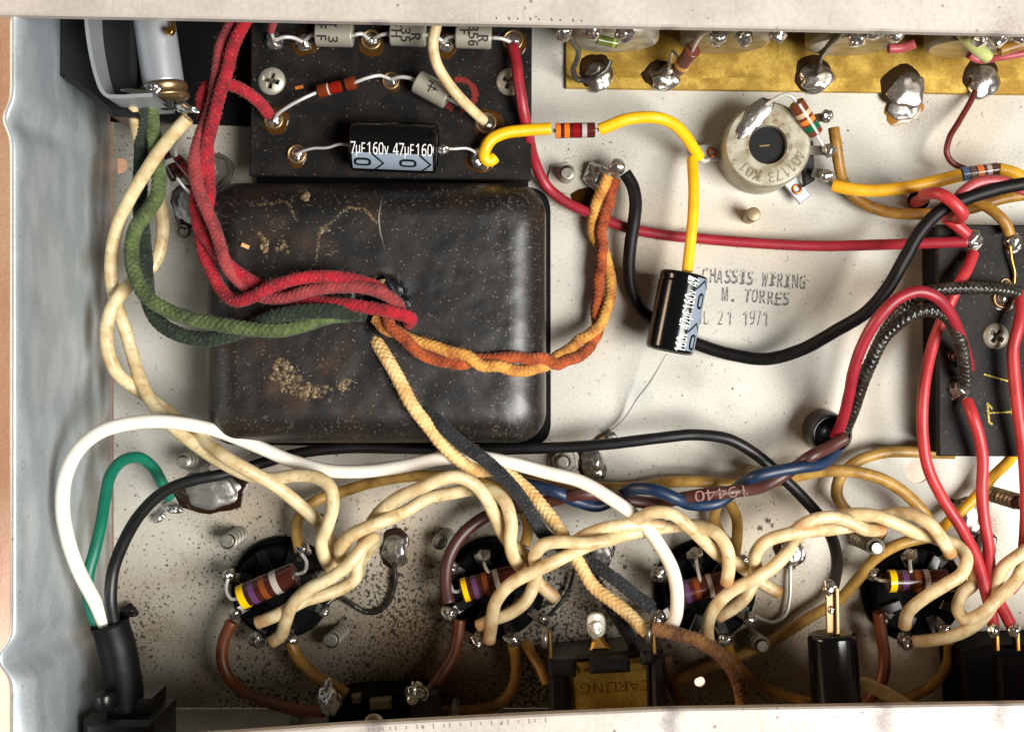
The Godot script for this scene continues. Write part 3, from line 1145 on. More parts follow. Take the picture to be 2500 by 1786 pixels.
func valve_socket(label: String, x: float, y: float, lugs: Array) -> Node3D:
	var top := thing("valve_socket", label, "socket", at(x, y, 0), "black valve sockets in a row along the chassis")
	var g := Geo.new()
	var r := px(124)
	lathe(g, Transform3D.IDENTITY, [[Vector2(r * 1.0, 0.0), Vector2(r, 0.0012), Vector2(r * 0.985, 0.0018), Vector2(r * 0.95, 0.002)], [Vector2(r * 0.95, 0.002), Vector2(r * 0.86, 0.002)], [Vector2(r * 0.86, 0.002), Vector2(r * 0.85, 0.0062), Vector2(r * 0.82, 0.0068)], [Vector2(r * 0.82, 0.0068), Vector2(r * 0.36, 0.0068)], [Vector2(r * 0.36, 0.0068), Vector2(r * 0.34, 0.004), Vector2(r * 0.00001 + 0.00001, 0.004)]], 48)
	put(g, "wafer", "matt_black", top)
	for k in 8:
		var t := TAU * (k + 0.5) / 8
		var b := Geo.new()
		box(b, Transform3D(Basis(Vector3.UP, -t), Vector3(cos(t), 0, sin(t)) * r * 0.62 + Vector3(0, 0.0072, 0)), Vector3(r * 0.42, 0.0022, r * 0.20), 0.0003)
		put(b, "contact_cover", "black_plastic", top)
	var s := 3
	for l in lugs:
		lug(top, x + l[0] * 0.72, y + l[1] * 0.72, 7.5, l[0] * 0.28, l[1] * 0.28, 20, s + int(x), l[2])
		s += 5
	return top


# ---------------------------------------------------------------- the scene

func _ready() -> void:
	var cam := Camera3D.new()
	cam.name = "camera"
	cam.position = Vector3(0, EYE, 0)
	cam.rotation_degrees = Vector3(-90, 0, 0)
	cam.fov = rad_to_deg(2.0 * atan(893e-4 / EYE))
	cam.near = 0.01
	cam.far = 20.0
	add_child(cam)
	var we := WorldEnvironment.new()
	we.name = "surroundings"
	var env := Environment.new()
	env.background_mode = Environment.BG_COLOR
	env.background_color = Color(0.57, 0.55, 0.53)
	env.background_energy_multiplier = 0.17
	env.tonemap_mode = Environment.TONE_MAPPER_LINEAR
	env.tonemap_exposure = 0.69
	env.sdfgi_enabled = true
	env.ssao_enabled = true
	env.ssil_enabled = true
	we.environment = env
	add_child(we)
	area("window_light", Vector3(0.55, 0.84, 0.25), Vector3(0.0, 0.02, 0.0), Vector2(0.5, 0.5), Color(1.0, 0.99, 0.97), 3.0)
	area("added_warm_fill", Vector3(-0.80, 0.26, -0.10), Vector3(-0.1, -0.05, 0), Vector2(0.35, 0.35), Color(1.0, 0.86, 0.72), 1.0)  # added warm fill for the bench strip and metal sides, no known source
	make_materials()
	build_chassis()
	build_boards()
	build_top_row()
	build_corner()
	build_board_parts()
	build_middle()
	build_sockets()
	build_lower()
	build_wires()
	build_heaters()


func area(called: String, where: Vector3, target: Vector3, size: Vector2, col: Color, energy: float) -> void:
	var l := AreaLight3D.new()
	l.name = called
	l.area_size = size
	l.light_color = col
	l.light_energy = energy
	l.area_range = 6.0
	l.shadow_enabled = true
	l.look_at_from_position(where, target, Vector3.UP)
	add_child(l)


func build_chassis() -> void:
	O = Vector3.ZERO
	var t := Geo.new()
	box(t, Transform3D(Basis.IDENTITY, Vector3(0, -0.115, 0)), Vector3(1.6, 0.03, 1.2), 0.002)
	var bench := put(t, "bench_top", "bench_wood", self)
	bench.set_meta("kind", "structure")
	bench.set_meta("label", "pale pinkish wooden bench top under the chassis")
	var ch := thing("amplifier_chassis", "open grey metal amplifier chassis with dirty floor and rolled rim", "chassis", Vector3.ZERO)
	# floor with its real holes
	var floor_ := CSGCombiner3D.new()
	floor_.name = "floor_panel"
	ch.add_child(floor_)
	var slab := CSGBox3D.new()
	slab.name = "sheet"
	slab.size = Vector3(0.2616, 0.0012, 0.178)
	slab.position = Vector3(0.0335, -0.0006, -0.0055)
	slab.material = mats.chassis_floor
	floor_.add_child(slab)
	for hl in [[291, 404, 19.5], [1709, 1664, 13], [2241, 1150, 29], [2243, 487, 27]]:
		var c := CSGCylinder3D.new()
		c.name = "hole"
		c.operation = CSGShape3D.OPERATION_SUBTRACTION
		c.radius = hl[2] * 1e-4
		c.height = 0.01
		c.sides = 40
		c.position = at(hl[0], hl[1], 0)
		c.material = mats.chassis_floor
		floor_.add_child(c, true)
	# bend between floor and front wall
	var bend := Geo.new()
	var p := PackedVector3Array()
	var hint := PackedVector3Array()
	for k in 60:
		var x := lerpf(-0.0975, 0.164, k / 59.0)
		for q in [[0.0835, 0.00004], [0.0838, 0.0002], [0.0842, 0.0012], [0.0845, 0.0035], [0.0849, 0.02], [0.0856, 0.04], [0.0864, 0.0565]]:
			p.append(Vector3(x, q[1], q[0]))
			hint.append(Vector3(0, 0.5, -1))
	bend.surf(60, 7, p, false, hint, PackedColorArray([Color.WHITE]))
	put(bend, "front_wall", "chassis_floor", ch)
	var outer := Geo.new()
	box(outer, Transform3D(Basis.IDENTITY, Vector3(0.0332, 0.0278, 0.0871)), Vector3(0.2616, 0.0576, 0.0010), 0.0001)
	put(outer, "front_wall", "flange", ch)
	var back := Geo.new()
	box(back, Transform3D(Basis.IDENTITY, Vector3(0.033, 0.029, -0.0955)), Vector3(0.262, 0.060, 0.0012), 0.0001)
	put(back, "rear_wall", "chassis_floor", ch)
	# folded side wall: bulged corners and a crease where the end tab overlaps
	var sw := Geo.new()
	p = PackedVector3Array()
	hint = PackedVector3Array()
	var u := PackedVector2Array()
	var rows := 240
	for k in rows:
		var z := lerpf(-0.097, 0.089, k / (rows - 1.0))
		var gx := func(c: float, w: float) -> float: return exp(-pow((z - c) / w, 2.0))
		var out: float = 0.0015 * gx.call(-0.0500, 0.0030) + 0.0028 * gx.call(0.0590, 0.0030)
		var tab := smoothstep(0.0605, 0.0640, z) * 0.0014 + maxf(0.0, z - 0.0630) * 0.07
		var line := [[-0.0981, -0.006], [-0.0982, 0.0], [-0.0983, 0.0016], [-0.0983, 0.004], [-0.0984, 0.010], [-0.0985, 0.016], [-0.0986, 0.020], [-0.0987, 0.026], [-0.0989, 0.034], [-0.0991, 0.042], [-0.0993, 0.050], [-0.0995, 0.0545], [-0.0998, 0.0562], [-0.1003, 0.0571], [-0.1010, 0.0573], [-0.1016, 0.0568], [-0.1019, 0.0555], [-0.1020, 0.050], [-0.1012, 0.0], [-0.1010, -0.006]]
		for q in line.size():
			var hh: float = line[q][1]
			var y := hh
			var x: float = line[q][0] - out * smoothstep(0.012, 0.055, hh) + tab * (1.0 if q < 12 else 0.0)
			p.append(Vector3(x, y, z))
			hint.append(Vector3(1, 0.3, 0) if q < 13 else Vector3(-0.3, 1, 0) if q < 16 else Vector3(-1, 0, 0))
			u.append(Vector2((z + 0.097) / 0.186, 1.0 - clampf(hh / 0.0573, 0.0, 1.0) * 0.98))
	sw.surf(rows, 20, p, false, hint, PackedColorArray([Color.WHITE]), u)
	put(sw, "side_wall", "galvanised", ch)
	# rolled-in rims
	var top := Geo.new()
	prism(top, plan([-60, -290, 3240, -290, 3240, 96, 2700, 86, 2500, 82, 2000, 71, 1500, 62, 1000, 54, 500, 44, 0, 35, -60, 34], RIM + 1.6), 0.0562, 0.0589, 0.0004)
	put(top, "rim_flange", "flange", ch)
	var low := Geo.new()
	prism(low, plan([556, 1790, 846, 1769, 1299, 1745, 1631, 1731, 1900, 1727, 2700, 1714, 3240, 1706, 3240, 1964, 380, 1964, 380, 1801], RIM + 1.6), 0.0562, 0.0589, 0.0004)
	put(low, "rim_flange", "flange", ch)
	# punched tool marks along the lower rim
	for k in 20:
		var x := 900.0 + k * 22.0 + (k % 3) * 4.0
		if k > 11:
			x += 10.0
		var tm := Geo.new()
		var y := 1775.0 - (x - 846.0) * 0.0535 + 8.0
		var c := W(x, y, RIM + 1.62)
		box(tm, Transform3D(Basis(Vector3.UP, 0.1), c), Vector3(0.00022, 0.00006, 0.0007 + 0.0003 * (k % 2)), 0.00001, rgb(136, 122, 108))
		put(tm, "tool_mark", "print", ch)
	for k in 9:
		var tm := Geo.new()
		box(tm, Transform3D(Basis(Vector3.UP, 0.1 + 0.2 * (k % 3)), W(1212.0 + k * 26.0 + (k % 2) * 5.0, 44.0 + k * 0.8, RIM + 1.62)), Vector3(0.0003, 0.00006, 0.0004 + 0.0002 * (k % 2)), 0.00001, rgb(112, 84, 70))
		put(tm, "tool_mark", "print", ch)
	# ink stamp
	var stamp := Geo.new()
	var places := []
	for k in 14:
		places.append(["CHASSIS WIRING"[k], 1722.0 + k * 18.3, 670.0 + k * 1.35, 50, 0.074, 15.0])
	for k in 9:
		places.append(["M. TORRES"[k], 1770.0 + k * 18.6, 717.0 + k * 1.5, 48, 0.08, 15.5])
	var xs := [1688, 1706, 1724, 1759, 1781, 1818, 1836, 1853, 1869]
	for k in 9:
		places.append(["JUL211971"[k], xs[k], 775.0 + k * 0.2, 47, 0.02, 13.0])
	for q in places:
		if q[0] == " ":
			continue
		var tilt: float = q[4] + rng.randf_range(-0.05, 0.05)
		var dir := Vector3(1, 0, tilt).normalized()
		var up := Vector3(tilt, 0, -1).normalized()
		var wide: float = letters(q[0], px(q[3]), 0.00003, true)[1].size.x
		flat_text(stamp, q[0], px(q[3]), W(q[1] + rng.randf_range(-1, 1), q[2] + rng.randf_range(-1.5, 1.5) + (15.0 if q[0] == "." else 0.0), 0.03), dir, up, rgb(94, 89, 86), q[5] > 14.0, minf(1.0, px(q[5]) / wide), false, 0.00003, 0.34)
	put(stamp, "ink_stamp", "print", ch)


func build_boards() -> void:
	var g := Geo.new()
	# brass strip
	var br := thing("brass_ground_plate", "long tarnished brass strip with solder blobs under the pot row", "plate", at(1900, 150, 0))
	prism(g, plan([1381, 20, 2760, 20, 2760, 236, 2500, 231, 1381, 215], 1.3), 0.0001, 0.0013, 0.0002)
	put(g, "strip", "brass_plate", br)
	for k in [[1460, 185, 34, 36, 15, 3, 0.4], [1622, 192, 38, 30, 17, 4, 0.2], [1990, 190, 40, 38, 18, 5, 0.7], [2212, 218, 46, 40, 12, 6, 0.3], [2398, 197, 39, 36, 18, 7, 0.9]]:
		var b := Geo.new()
		blob(b, W(k[0], k[1], 1.4), Vector3(px(k[2]), px(k[4]), px(k[3])), 0.38, k[5], k[6], Color.WHITE, 20, 30)
		var so := put(b, "solder_joint", "solder", br)
		var f := Geo.new()
		blob(f, W(k[0] - 6, k[1] - 10, 1.3), Vector3(px(k[2] * 1.16), px(4), px(k[3] * 1.16)), 0.34, k[5] + 9, k[6], rgb(46, 30, 16))
		put(f, "flux_residue", "flux", so)
	var drip := Geo.new()
	blob(drip, W(2208, 258, 0.6), Vector3(px(36), px(10), px(34)), 0.4, 51, 0.5, Color.WHITE, 20, 30)
	put(drip, "solder_run", "dull_solder", br)
	var amber := Geo.new()
	blob(amber, W(2200, 272, 0.1), Vector3(px(46), px(4), px(28)), 0.45, 52, 0.3, rgb(150, 104, 44))
	put(amber, "flux_residue", "flux", br)
	# two black fibre boards, each a sandwich of two sheets
	var b1 := thing("component_board", "black fibre board with diodes and eyelets above the transformer", "board", at(950, 250, 0), "black fibre boards")
	g = Geo.new()
	prism(g, plan([612, 20, 1299, 20, 1297, 436, 1293, 440, 607, 428, 610, 300], 13.0), 0.0108, 0.0130, 0.0003)
	put(g, "top_sheet", "fibre_board", b1)
	g = Geo.new()
	prism(g, plan([625, 20, 1296, 20, 1290, 461, 625, 447], 3.0), 0.0005, 0.0030, 0.0003)
	put(g, "base_sheet", "matt_black", b1)
	for k in [[690, 120], [1220, 120], [690, 390], [1220, 400]]:
		var sp := Geo.new()
		cyl(sp, Transform3D(Basis.IDENTITY, W(k[0], k[1], 2.9)), 0.003, 0, 0.0079, 0.0002)
		put(sp, "spacer", "matt_black", b1)
	for k in [[669, 101, 23, false, 0.0], [742, 104, 22, false, 1.5], [906, 97, 27, true, 1.3], [1086, 105, 22, false, 1.5], [1252, 98, 27, true, 1.2], [668, 292, 25, true, 1.5], [954, 197, 23, true, 1.1], [1186, 300, 28, true, 1.45], [724, 376, 25, true, 1.1], [1172, 388, 26, false, 1.3]]:
		eyelet(b1, k[0], k[1], 13.0, k[2], k[3], int(k[0]), k[4])
	lead(b1, "jumper_lead", [672, 98, 15.5, 690, 91, 16, 716, 92, 15.5, 738, 102, 15], 5)
	var ring := Geo.new()
	for seg in [[-1.9, 1.5], [2.0, 2.75]]:
		arc_mark(ring, W(1122, 232, 13.05), px(38, 13), seg[0], seg[1], px(11, 13), rgb(116, 22, 20))
	put(ring, "red_ink_ring", "print", b1)
	var b2 := thing("component_board", "black fibre board with yellow crayon scrawl and red wires", "board", at(2400, 830, 0), "black fibre boards")
	g = Geo.new()
	prism(g, plan([2290, 547, 2760, 551, 2760, 1116, 2293, 1113], 13.0), 0.0108, 0.0130, 0.0003)
	put(g, "top_sheet", "fibre_board", b2)
	g = Geo.new()
	prism(g, plan([2262, 560, 2760, 560, 2760, 1100, 2268, 1100], 4.0), 0.0005, 0.0106, 0.0003)
	put(g, "base_sheet", "matt_black", b2)
	for k in [[2374, 583, 24, false, 1.1], [2473, 588, 24, false, 1.1], [2448, 728, 26, true, 1.2], [2340, 952, 25, false, 1.0], [2456, 692, 14, true, 0.0], [2330, 868, 15, true, 0.0]]:
		eyelet(b2, k[0], k[1], 13.0, k[2], k[3], int(k[0]) + int(k[1]), k[4])
	lead(b2, "jumper_lead", [2467, 600, 15, 2470, 630, 14.5, 2478, 670, 14, 2476, 692, 13.4], 5, "brass")
	var cr := Geo.new()
	for s in [[2403, 913, 2462, 930], [2412, 985, 2416, 1030], [2414, 1008, 2476, 1005], [2470, 975, 2472, 1010], [2411, 983, 2424, 998], [2416, 1030, 2424, 1036]]:
		stroke(cr, s, 13.06, px(3.6, 13), rgb(196, 170, 24))
	put(cr, "crayon_scrawl", "print", b2)


func arc_mark(g: Geo, c: Vector3, r: float, t0: float, t1: float, w: float, col: Color) -> void:
	for k in 40:
		var a := lerpf(t0, t1, k / 40.0)
		var b := lerpf(t0, t1, (k + 1) / 40.0)
		var wa := w * (0.6 + 0.5 * nz.get_noise_1d(k * 40.0))
		var d0 := Vector3(cos(a), 0, sin(a))
		var d1 := Vector3(cos(b), 0, sin(b))
		g.flat_tri(c + d0 * (r - wa), c + d0 * (r + wa), c + d1 * (r + wa), Vector3.UP, col)
		g.flat_tri(c + d0 * (r - wa), c + d1 * (r + wa), c + d1 * (r - wa), Vector3.UP, col)


func stroke(g: Geo, s: Array, h: float, w: float, col: Color) -> void:
	var a := W(s[0], s[1], h)
	var b := W(s[2], s[3], h)
	var side := (b - a).normalized().cross(Vector3.UP)
	for k in 16:
		var p := a.lerp(b, k / 16.0)
		var q := a.lerp(b, (k + 1) / 16.0)
		var wa := w * (0.55 + 0.5 * nz.get_noise_2d(k * 45.0, s[0]))
		g.flat_tri(p - side * wa, p + side * wa, q + side * wa, Vector3.UP, col)
		g.flat_tri(p - side * wa, q + side * wa, q - side * wa, Vector3.UP, col)


func build_top_row() -> void:
	# potentiometers on the rear wall, their round cans seen from above
	var wh := [["first round pot can from the left under the rim, paler than the rest", 1499], ["second pot can under the rim, beside the slanted brown resistor", 1772], ["third pot can under the rim, beside the braided ground wire", 2078], ["fourth pot can under the rim, beside the pale green wire", 2372]]
	for k in 4:
		var cx: float = wh[k][1]
		var top := thing("potentiometer", wh[k][0], "potentiometer", at(cx, 60, 16), "pots along the rear wall")
		var g := Geo.new()
		var a := W(cx, 0, 16)
		a.z = -0.0945 - O.z
		a.y = 0.0158 - O.y
		var b := a + Vector3(0, 0, 0.0195 + 0.0004 * k)
		cyl(g, along(a, b), 0.0105, 0, a.distance_to(b), 0.0012, rgb(196, 194, 186) if k == 0 else rgb(150, 142, 124), 44)
		put(g, "can", "pot_can", top)
		var lugs: Array = [[[1376, 84], [1450, 80], [1524, 88]], [[1752, 98], [1816, 98], [1900, 88]], [[2092, 98], [2130, 84], [2186, 90]], [[2392, 98], [2440, 100], [2492, 92]]][k]
		for q in lugs:
			lug(top, q[0], q[1] - 46, 31, 0, 40, 24, int(q[0]), 1.05)
	resistor("slanted brown resistor with one gold band over the brass strip", 1658, 168, 1692, 122, 7, 16, 19, rgb(104, 52, 34), [[0.30, 0.14, rgb(206, 150, 60)]], [[1691, 123, 16, 1703, 100, 22, 1722, 82, 28, 1750, 76, 31], [1659, 166, 7, 1654, 142, 9, 1644, 126, 8, 1636, 150, 4, 1630, 180, 2]])
	resistor("small green tubular part tucked between two pot lugs", 1458, 96, 1508, 106, 26, 25, 12, rgb(96, 106, 44), [[0.8, 0.12, rgb(150, 160, 70)]], [[1458, 96, 26, 1440, 92, 28]])
	var pg := Geo.new()
	O = at(2205, 115, 26)
	tube(pg, smooth_path([2170, 118, 26, 2205, 116, 26, 2235, 106, 27], 0.0006), px(12, 26), 14, look("pink"))
	single(pg, "sleeved_lead_end", "wire_plastic", "pinkish sleeve on a short lead below the third pot", "sleeve")
	wire("braided_ground_wire", "silvery braided wire curling from first pot down to the brass strip", "tar", 6.5, [1390, 84, 30, 1400, 104, 24, 1412, 124, 18, 1408, 150, 12, 1400, 176, 6, 1410, 194, 4, 1436, 194, 4, 1462, 182, 4.5, 1482, 166, 4.5, 1490, 146, 5], [], "")
	wire("braided_ground_wire", "dark braided wire running from third pot down to the brass strip", "tar", 7, [2060, 74, 31, 2040, 96, 24, 2018, 120, 14, 2002, 148, 7, 1994, 180, 3.5])
	wire("pale_green_wire", "thick pale green wire end poking from under the rim", "olive", 17, [2330, 40, 30, 2355, 84, 27, 2380, 112, 24, 2412, 138, 21])
	wire("orange_wire", "dull orange wire leaving the frame by the fourth pot", "amber", 14, [2440, 124, 24, 2480, 112, 24, 2540, 96, 24])
	wire("pink_wire", "pale pink and white wire ends beside the thick pale green wire", "pink", 9, [2366, 134, 16, 2390, 146, 15, 2430, 142, 17, 2490, 132, 18, 2540, 122, 18])
	wire("thin_maroon_wire", "thin maroon wire dropping from the brass strip in a bow", "maroon", 7.5, [2382, 224, 2.5, 2368, 252, 4, 2340, 300, 7, 2316, 345, 9, 2312, 372, 9, 2325, 396, 8, 2358, 412, 8])


func build_corner() -> void:
	var g := Geo.new()
	var t := thing("black_moulded_cover", "black moulded cover with slanted corner behind the lamp socket", "cover", at(200, 150, 0))
	prism(g, plan([146, -20, 142, 182, 226, 246, 268, 282, 330, 284, 330, -20], 36), 0.0003, 0.036, 0.0012)
	put(g, "shell", "black_plastic", t)
	g = Geo.new()
	prism(g, plan([268, 0, 268, 296, 470, 302, 609, 307, 609, 0], 1.2), 0.0003, 0.0012, 0.0002)  # low black sheet filling this stretch of floor
	single_at(g, "black_floor_sheet", "matt_black", "flat black sheet on the floor behind the red wires", "sheet", at(450, 200, 0))
	# lamp bracket and socket
	t = thing("lamp_holder_bracket", "bent grey metal bracket holding the silver lamp socket", "bracket", at(240, 150, 38))
	g = Geo.new()
	var line := smooth_path([203, -10, 46, 206, 60, 46, 216, 130, 46, 232, 195, 46, 243, 222, 46, 256, 236, 46, 285, 240, 46, 330, 238, 46, 372, 236, 46], 0.0006)
	var p := PackedVector3Array()
	var hint := PackedVector3Array()
	for k in line.size():
		var d := line[mini(k + 1, line.size() - 1)] - line[maxi(k - 1, 0)]
		var out := d.cross(Vector3.UP).normalized() * -1.0
		for q in [[0.0, 0.0], [0.0, 1.0], [1.0, 1.0], [1.0, 0.0]]:
			p.append(line[k] + out * 0.0008 * q[0] + Vector3.DOWN * 0.019 * q[1])
			hint.append((out * (q[0] * 2 - 1) + Vector3.DOWN * (q[1] * 2 - 1) * 0.3).normalized())
	for side in 4:
		var pp := PackedVector3Array()
		var hh := PackedVector3Array()
		var nn := [-1.0, 0.0, 1.0, 0.0]
		for k in line.size():
			var d := line[mini(k + 1, line.size() - 1)] - line[maxi(k - 1, 0)]
			var out := d.cross(Vector3.UP).normalized() * -1.0
			for j in 2:
				pp.append(p[k * 4 + (side + j) % 4])
				hh.append([-out, Vector3.DOWN, out, Vector3.UP][side])
		g.surf(line.size(), 2, pp, false, hh, PackedColorArray([Color.WHITE]))
	put(g, "strip", "bright_plate", t)
	t = thing("lamp_socket", "silver barrel lamp socket with notched slot and brass pin", "socket", at(385, 130, 34))
	g = Geo.new()
	var a := W(368, 0, 34)
	var b := W(399, 208, 34)
	var l := a.distance_to(b)
	var r := px(50, 34)
	cyl(g, along(a, b), r, 0, l, 0.0006, Color.WHITE, 48)
	put(g, "barrel", "bright_plate", t)
	g = Geo.new()
	lathe(g, along(a, b), [[Vector2(r * 0.9, l), Vector2(r * 1.12, l), Vector2(r * 1.14, l + 0.0004), Vector2(r * 1.14, l + 0.0010), Vector2(r * 1.08, l + 0.0013), Vector2(r * 1.08, l + 0.0022), Vector2(r * 1.16, l + 0.0024), Vector2(r * 1.16, l + 0.0031), Vector2(r * 0.9, l + 0.0034), Vector2(0.00001, l + 0.0034)]], 48)
	put(g, "collar", "tarnished_brass", t)
	g = Geo.new()
	var tip := W(414, 76, 39.4)
	cyl(g, Transform3D(Basis.IDENTITY, tip), 0.0009, -0.001, 0.0008, 0.0002)
	put(g, "bayonet_pin", "brass", t)
	g = Geo.new()
	box(g, Transform3D(Basis(Vector3.UP, 0.12), W(420, 44, 38.0)), Vector3(0.0009, 0.0006, 0.0062), 0.0001)
	put(g, "slot_edge", "brass", t)
	for q in [[330, 224, 40, 36, 5, 1.5], [372, 216, 41, 20, 12, 0.4], [455, 264, 33, 30, 10, 0.2]]:
		g = Geo.new()
		blob(g, W(q[0], q[1], q[2]), Vector3(px(q[3], 36), px(q[4] * 0.8, 36), px(q[4] * 1.3, 36)), 0.6, int(q[0]), -0.15, Color.WHITE, 14, 20)
		put(g, "solder_lug", "solder", t)
	g = Geo.new()
	cyl(g, along(W(404, 226, 34), W(408, 262, 32)), px(22, 34), 0, 0.0035, 0.0004)
	put(g, "contact_insulator", "phenolic", t)
	lead(t, "terminal_strip", [452, 250, 33, 440, 262, 32, 420, 262, 31, 398, 258, 32], 7, "plated_steel")
	# parts half hidden behind the red bundle
	resistor("dark resistor with silver band behind the cream wire end", 396, 372, 432, 436, 5, 5, 17, rgb(52, 22, 20), [[0.42, 0.16, rgb(176, 170, 168)], [0.8, 0.16, rgb(30, 16, 14)]], [[431, 434, 5, 450, 458, 4, 475, 480, 2], [397, 374, 5, 380, 330, 8, 373, 300, 14, 370, 240, 30]])
	resistor("dark red-brown resistor partly hidden by red cloth wires", 428, 388, 478, 442, 4, 4, 17, rgb(78, 26, 24), [[0.2, 0.14, rgb(40, 18, 16)]], [[429, 389, 4, 427, 360, 8, 433, 330, 16]])
	stud("screw with large hex nut between red wires and the transformer", 530, 418, 10, 17, true, 36, Vector2(-2.2, -0.6))
	solder_joint("dark scorched solder patch beside the red cloth bundle", 458, 505, 0, 34, 44, 6, 77, 0.2, "", 1.15, true)
	var tt := thing("empty_eyelet", "empty oval eyelet left of the transformer", "eyelet", at(446, 564, 0))
	g = Geo.new()
	lathe(g, Transform3D.IDENTITY, [[Vector2(px(17), 0.0), Vector2(px(16), 0.0007), Vector2(px(12), 0.0007), Vector2(px(11), 0.00005)]], 28)
	put(g, "rim", "plated_steel", tt)


func single_at(g: Geo, called: String, mat: String, label: String, category: String, where: Vector3) -> void:
	# geometry built with the previous base is moved to its own
	var shift := O - where
	for k in g.v.size():
		g.v[k] += shift
	O = where
	single(g, called, mat, label, category)


func build_board_parts() -> void:
	phillips("crosshead screw at the black board's clear end beside a resistor", 663, 198, 13, 34, 0.25, "crosshead screws in the black boards")
	phillips("crosshead screw half covered by the plain red wire", 1245, 200, 13, 34, 0.5, "crosshead screws in the black boards")
	phillips("crosshead screw in the board at the frame's right edge", 2431, 820, 13, 32, 0.65, "crosshead screws in the black boards")
	var j := []
	diode("grey tubular diode nearest the red bundle in the rim row", 770, 84, 862, 86, 17, 29, [["F", 0.20, -0.5, 20, true], ["F", 0.20, 0.5, 20, true], ["3", 0.5, 0.62, 20, true], ["T", 0.46, -0.72, 20, true]], [[862, 86, 17, 880, 82, 17, 897, 94, 14], [770, 84, 17, 756, 88, 16, 745, 98, 15]], "tubular diodes on the black board")
	diode("grey tubular diode marked FH, middle of the rim row", 952, 82, 1040, 85, 17, 29, [["F", 0.20, -0.6, 20, true], ["H", 0.20, 0.2, 20, true], ["35", 0.46, 0.3, 20, true], ["R", 0.74, 0.45, 20, true]], [[1040, 85, 17, 1062, 90, 16, 1082, 100, 15], [952, 82, 17, 934, 84, 17, 913, 94, 14.5]], "tubular diodes on the black board")
	diode("grey tubular diode marked 356, beside the red wire's eyelet", 1112, 89, 1200, 92, 17, 28, [["F", 0.26, -0.2, 20, true], ["356", 0.5, 0.1, 20, true], ["R", 0.78, 0.35, 20, true]], [[1200, 92, 17, 1225, 94, 17, 1246, 102, 16], [1112, 89, 17, 1094, 92, 16, 1080, 104, 15]], "tubular diodes on the black board")
	var d4 := diode("silver tubular diode with arrow mark lying askew mid board", 1016, 197, 1094, 240, 17, 29, [], [[1016, 197, 17, 998, 190, 17, 975, 188, 16.5, 957, 194, 15], [1094, 240, 17, 1120, 254, 17, 1155, 278, 15]], "")
	var m := Geo.new()
	var up := Vector3(0, 0.0029, 0)
	var a := W(1016, 197, 17)
	var dir := (W(1094, 240, 17) - a).normalized()
	var side := dir.cross(Vector3.UP).normalized()
	var c := a + dir * px(46, 17)
	var y := px(29, 17) * 1.012
	var pt := func(s: float, v: float) -> Vector3:
		var arc := px(v, 17) / px(29, 17)
		return c + dir * px(s, 17) + (Vector3.UP * cos(arc) + side * sin(arc)) * y
	for q in [[-12, -1.6, 16, 1.6], [-6, -14, -2.5, 14], [-15, -10, -3, -14]]:
		for k in 8:
			var v0 := lerpf(q[1], q[3], k / 8.0)
			var v1 := lerpf(q[1], q[3], (k + 1) / 8.0)
			m.flat_tri(pt.call(q[0], v0), pt.call(q[2], v0), pt.call(q[2], v1), Vector3.UP, rgb(20, 18, 16))
			m.flat_tri(pt.call(q[0], v0), pt.call(q[2], v1), pt.call(q[0], v1), Vector3.UP, rgb(20, 18, 16))
	for k in 8:
		var f0 := k / 8.0
		var f1 := (k + 1) / 8.0
		m.flat_tri(pt.call(0 + 13 * f0, -9 * (1 - f0)), pt.call(13 * f1, -9 * (1 - f1)), pt.call(13 * f0, 9 * (1 - f0)), Vector3.UP, rgb(20, 18, 16))
		m.flat_tri(pt.call(13 * f1, -9 * (1 - f1)), pt.call(13 * f1, 9 * (1 - f1)), pt.call(13 * f0, 9 * (1 - f0)), Vector3.UP, rgb(20, 18, 16))
	put(m, "printed_arrow", "print", d4)
	resistor("waisted brown and red resistor leaning across the black board", 776, 224, 869, 200, 17, 18, 15, rgb(112, 48, 28), [[0.27, 0.06, rgb(206, 196, 186)], [0.48, 0.22, rgb(136, 22, 20)], [0.70, 0.09, rgb(24, 18, 18)]], [[776, 224, 17, 740, 240, 18, 700, 262, 17, 678, 278, 15.5, 670, 290, 14], [869, 200, 18, 890, 192, 18.5, 925, 184, 18, 950, 192, 15]], "", true)
	capacitor("black electrolytic capacitor lying on the black board", 857, 354, 1068, 362, 19, 61, [["7", 33, 2], ["µF", 20, 8], ["160", 33, 2], ["v", 22, 16], ["47", 33, 3], ["µF", 20, 8], ["160", 33, 2]], px(6, 19), 0.0, [[857, 355, 19, 830, 352, 19, 800, 360, 18, 762, 362, 16.5, 735, 370, 15, 722, 376, 14], [1078, 363, 19, 1110, 363, 19, 1140, 362, 18, 1160, 372, 16, 1174, 388, 14.5]])
	var g := Geo.new()
	O = at(1078, 364, 19)
	blob(g, Vector3(0.0004, 0, 0), Vector3(0.0014, 0.0010, 0.0011), 0.4, 88)
	single(g, "solder_bead", "solder", "bead of solder on the capacitor's lead by the yellow wire", "solder")
	for q in [["wood_splinter", 730, 213, 13.3, 0.0020, 0.0008, 0.2, "tiny orange wood splinter lying on the black board", 196, 116, 52], ["wood_splinter", 598, 600, 22.6, 0.0019, 0.0009, -0.4, "tiny pale wood chip lying on the transformer cover", 232, 176, 116]]:
		g = Geo.new()
		O = at(q[1], q[2], q[3])
		box(g, Transform3D(Basis(Vector3.UP, q[6]), Vector3.ZERO), Vector3(q[4], 0.0003, q[5]), 0.00008, rgb(q[8], q[9], q[10]))
		single(g, q[0], "component", q[7], "splinter")


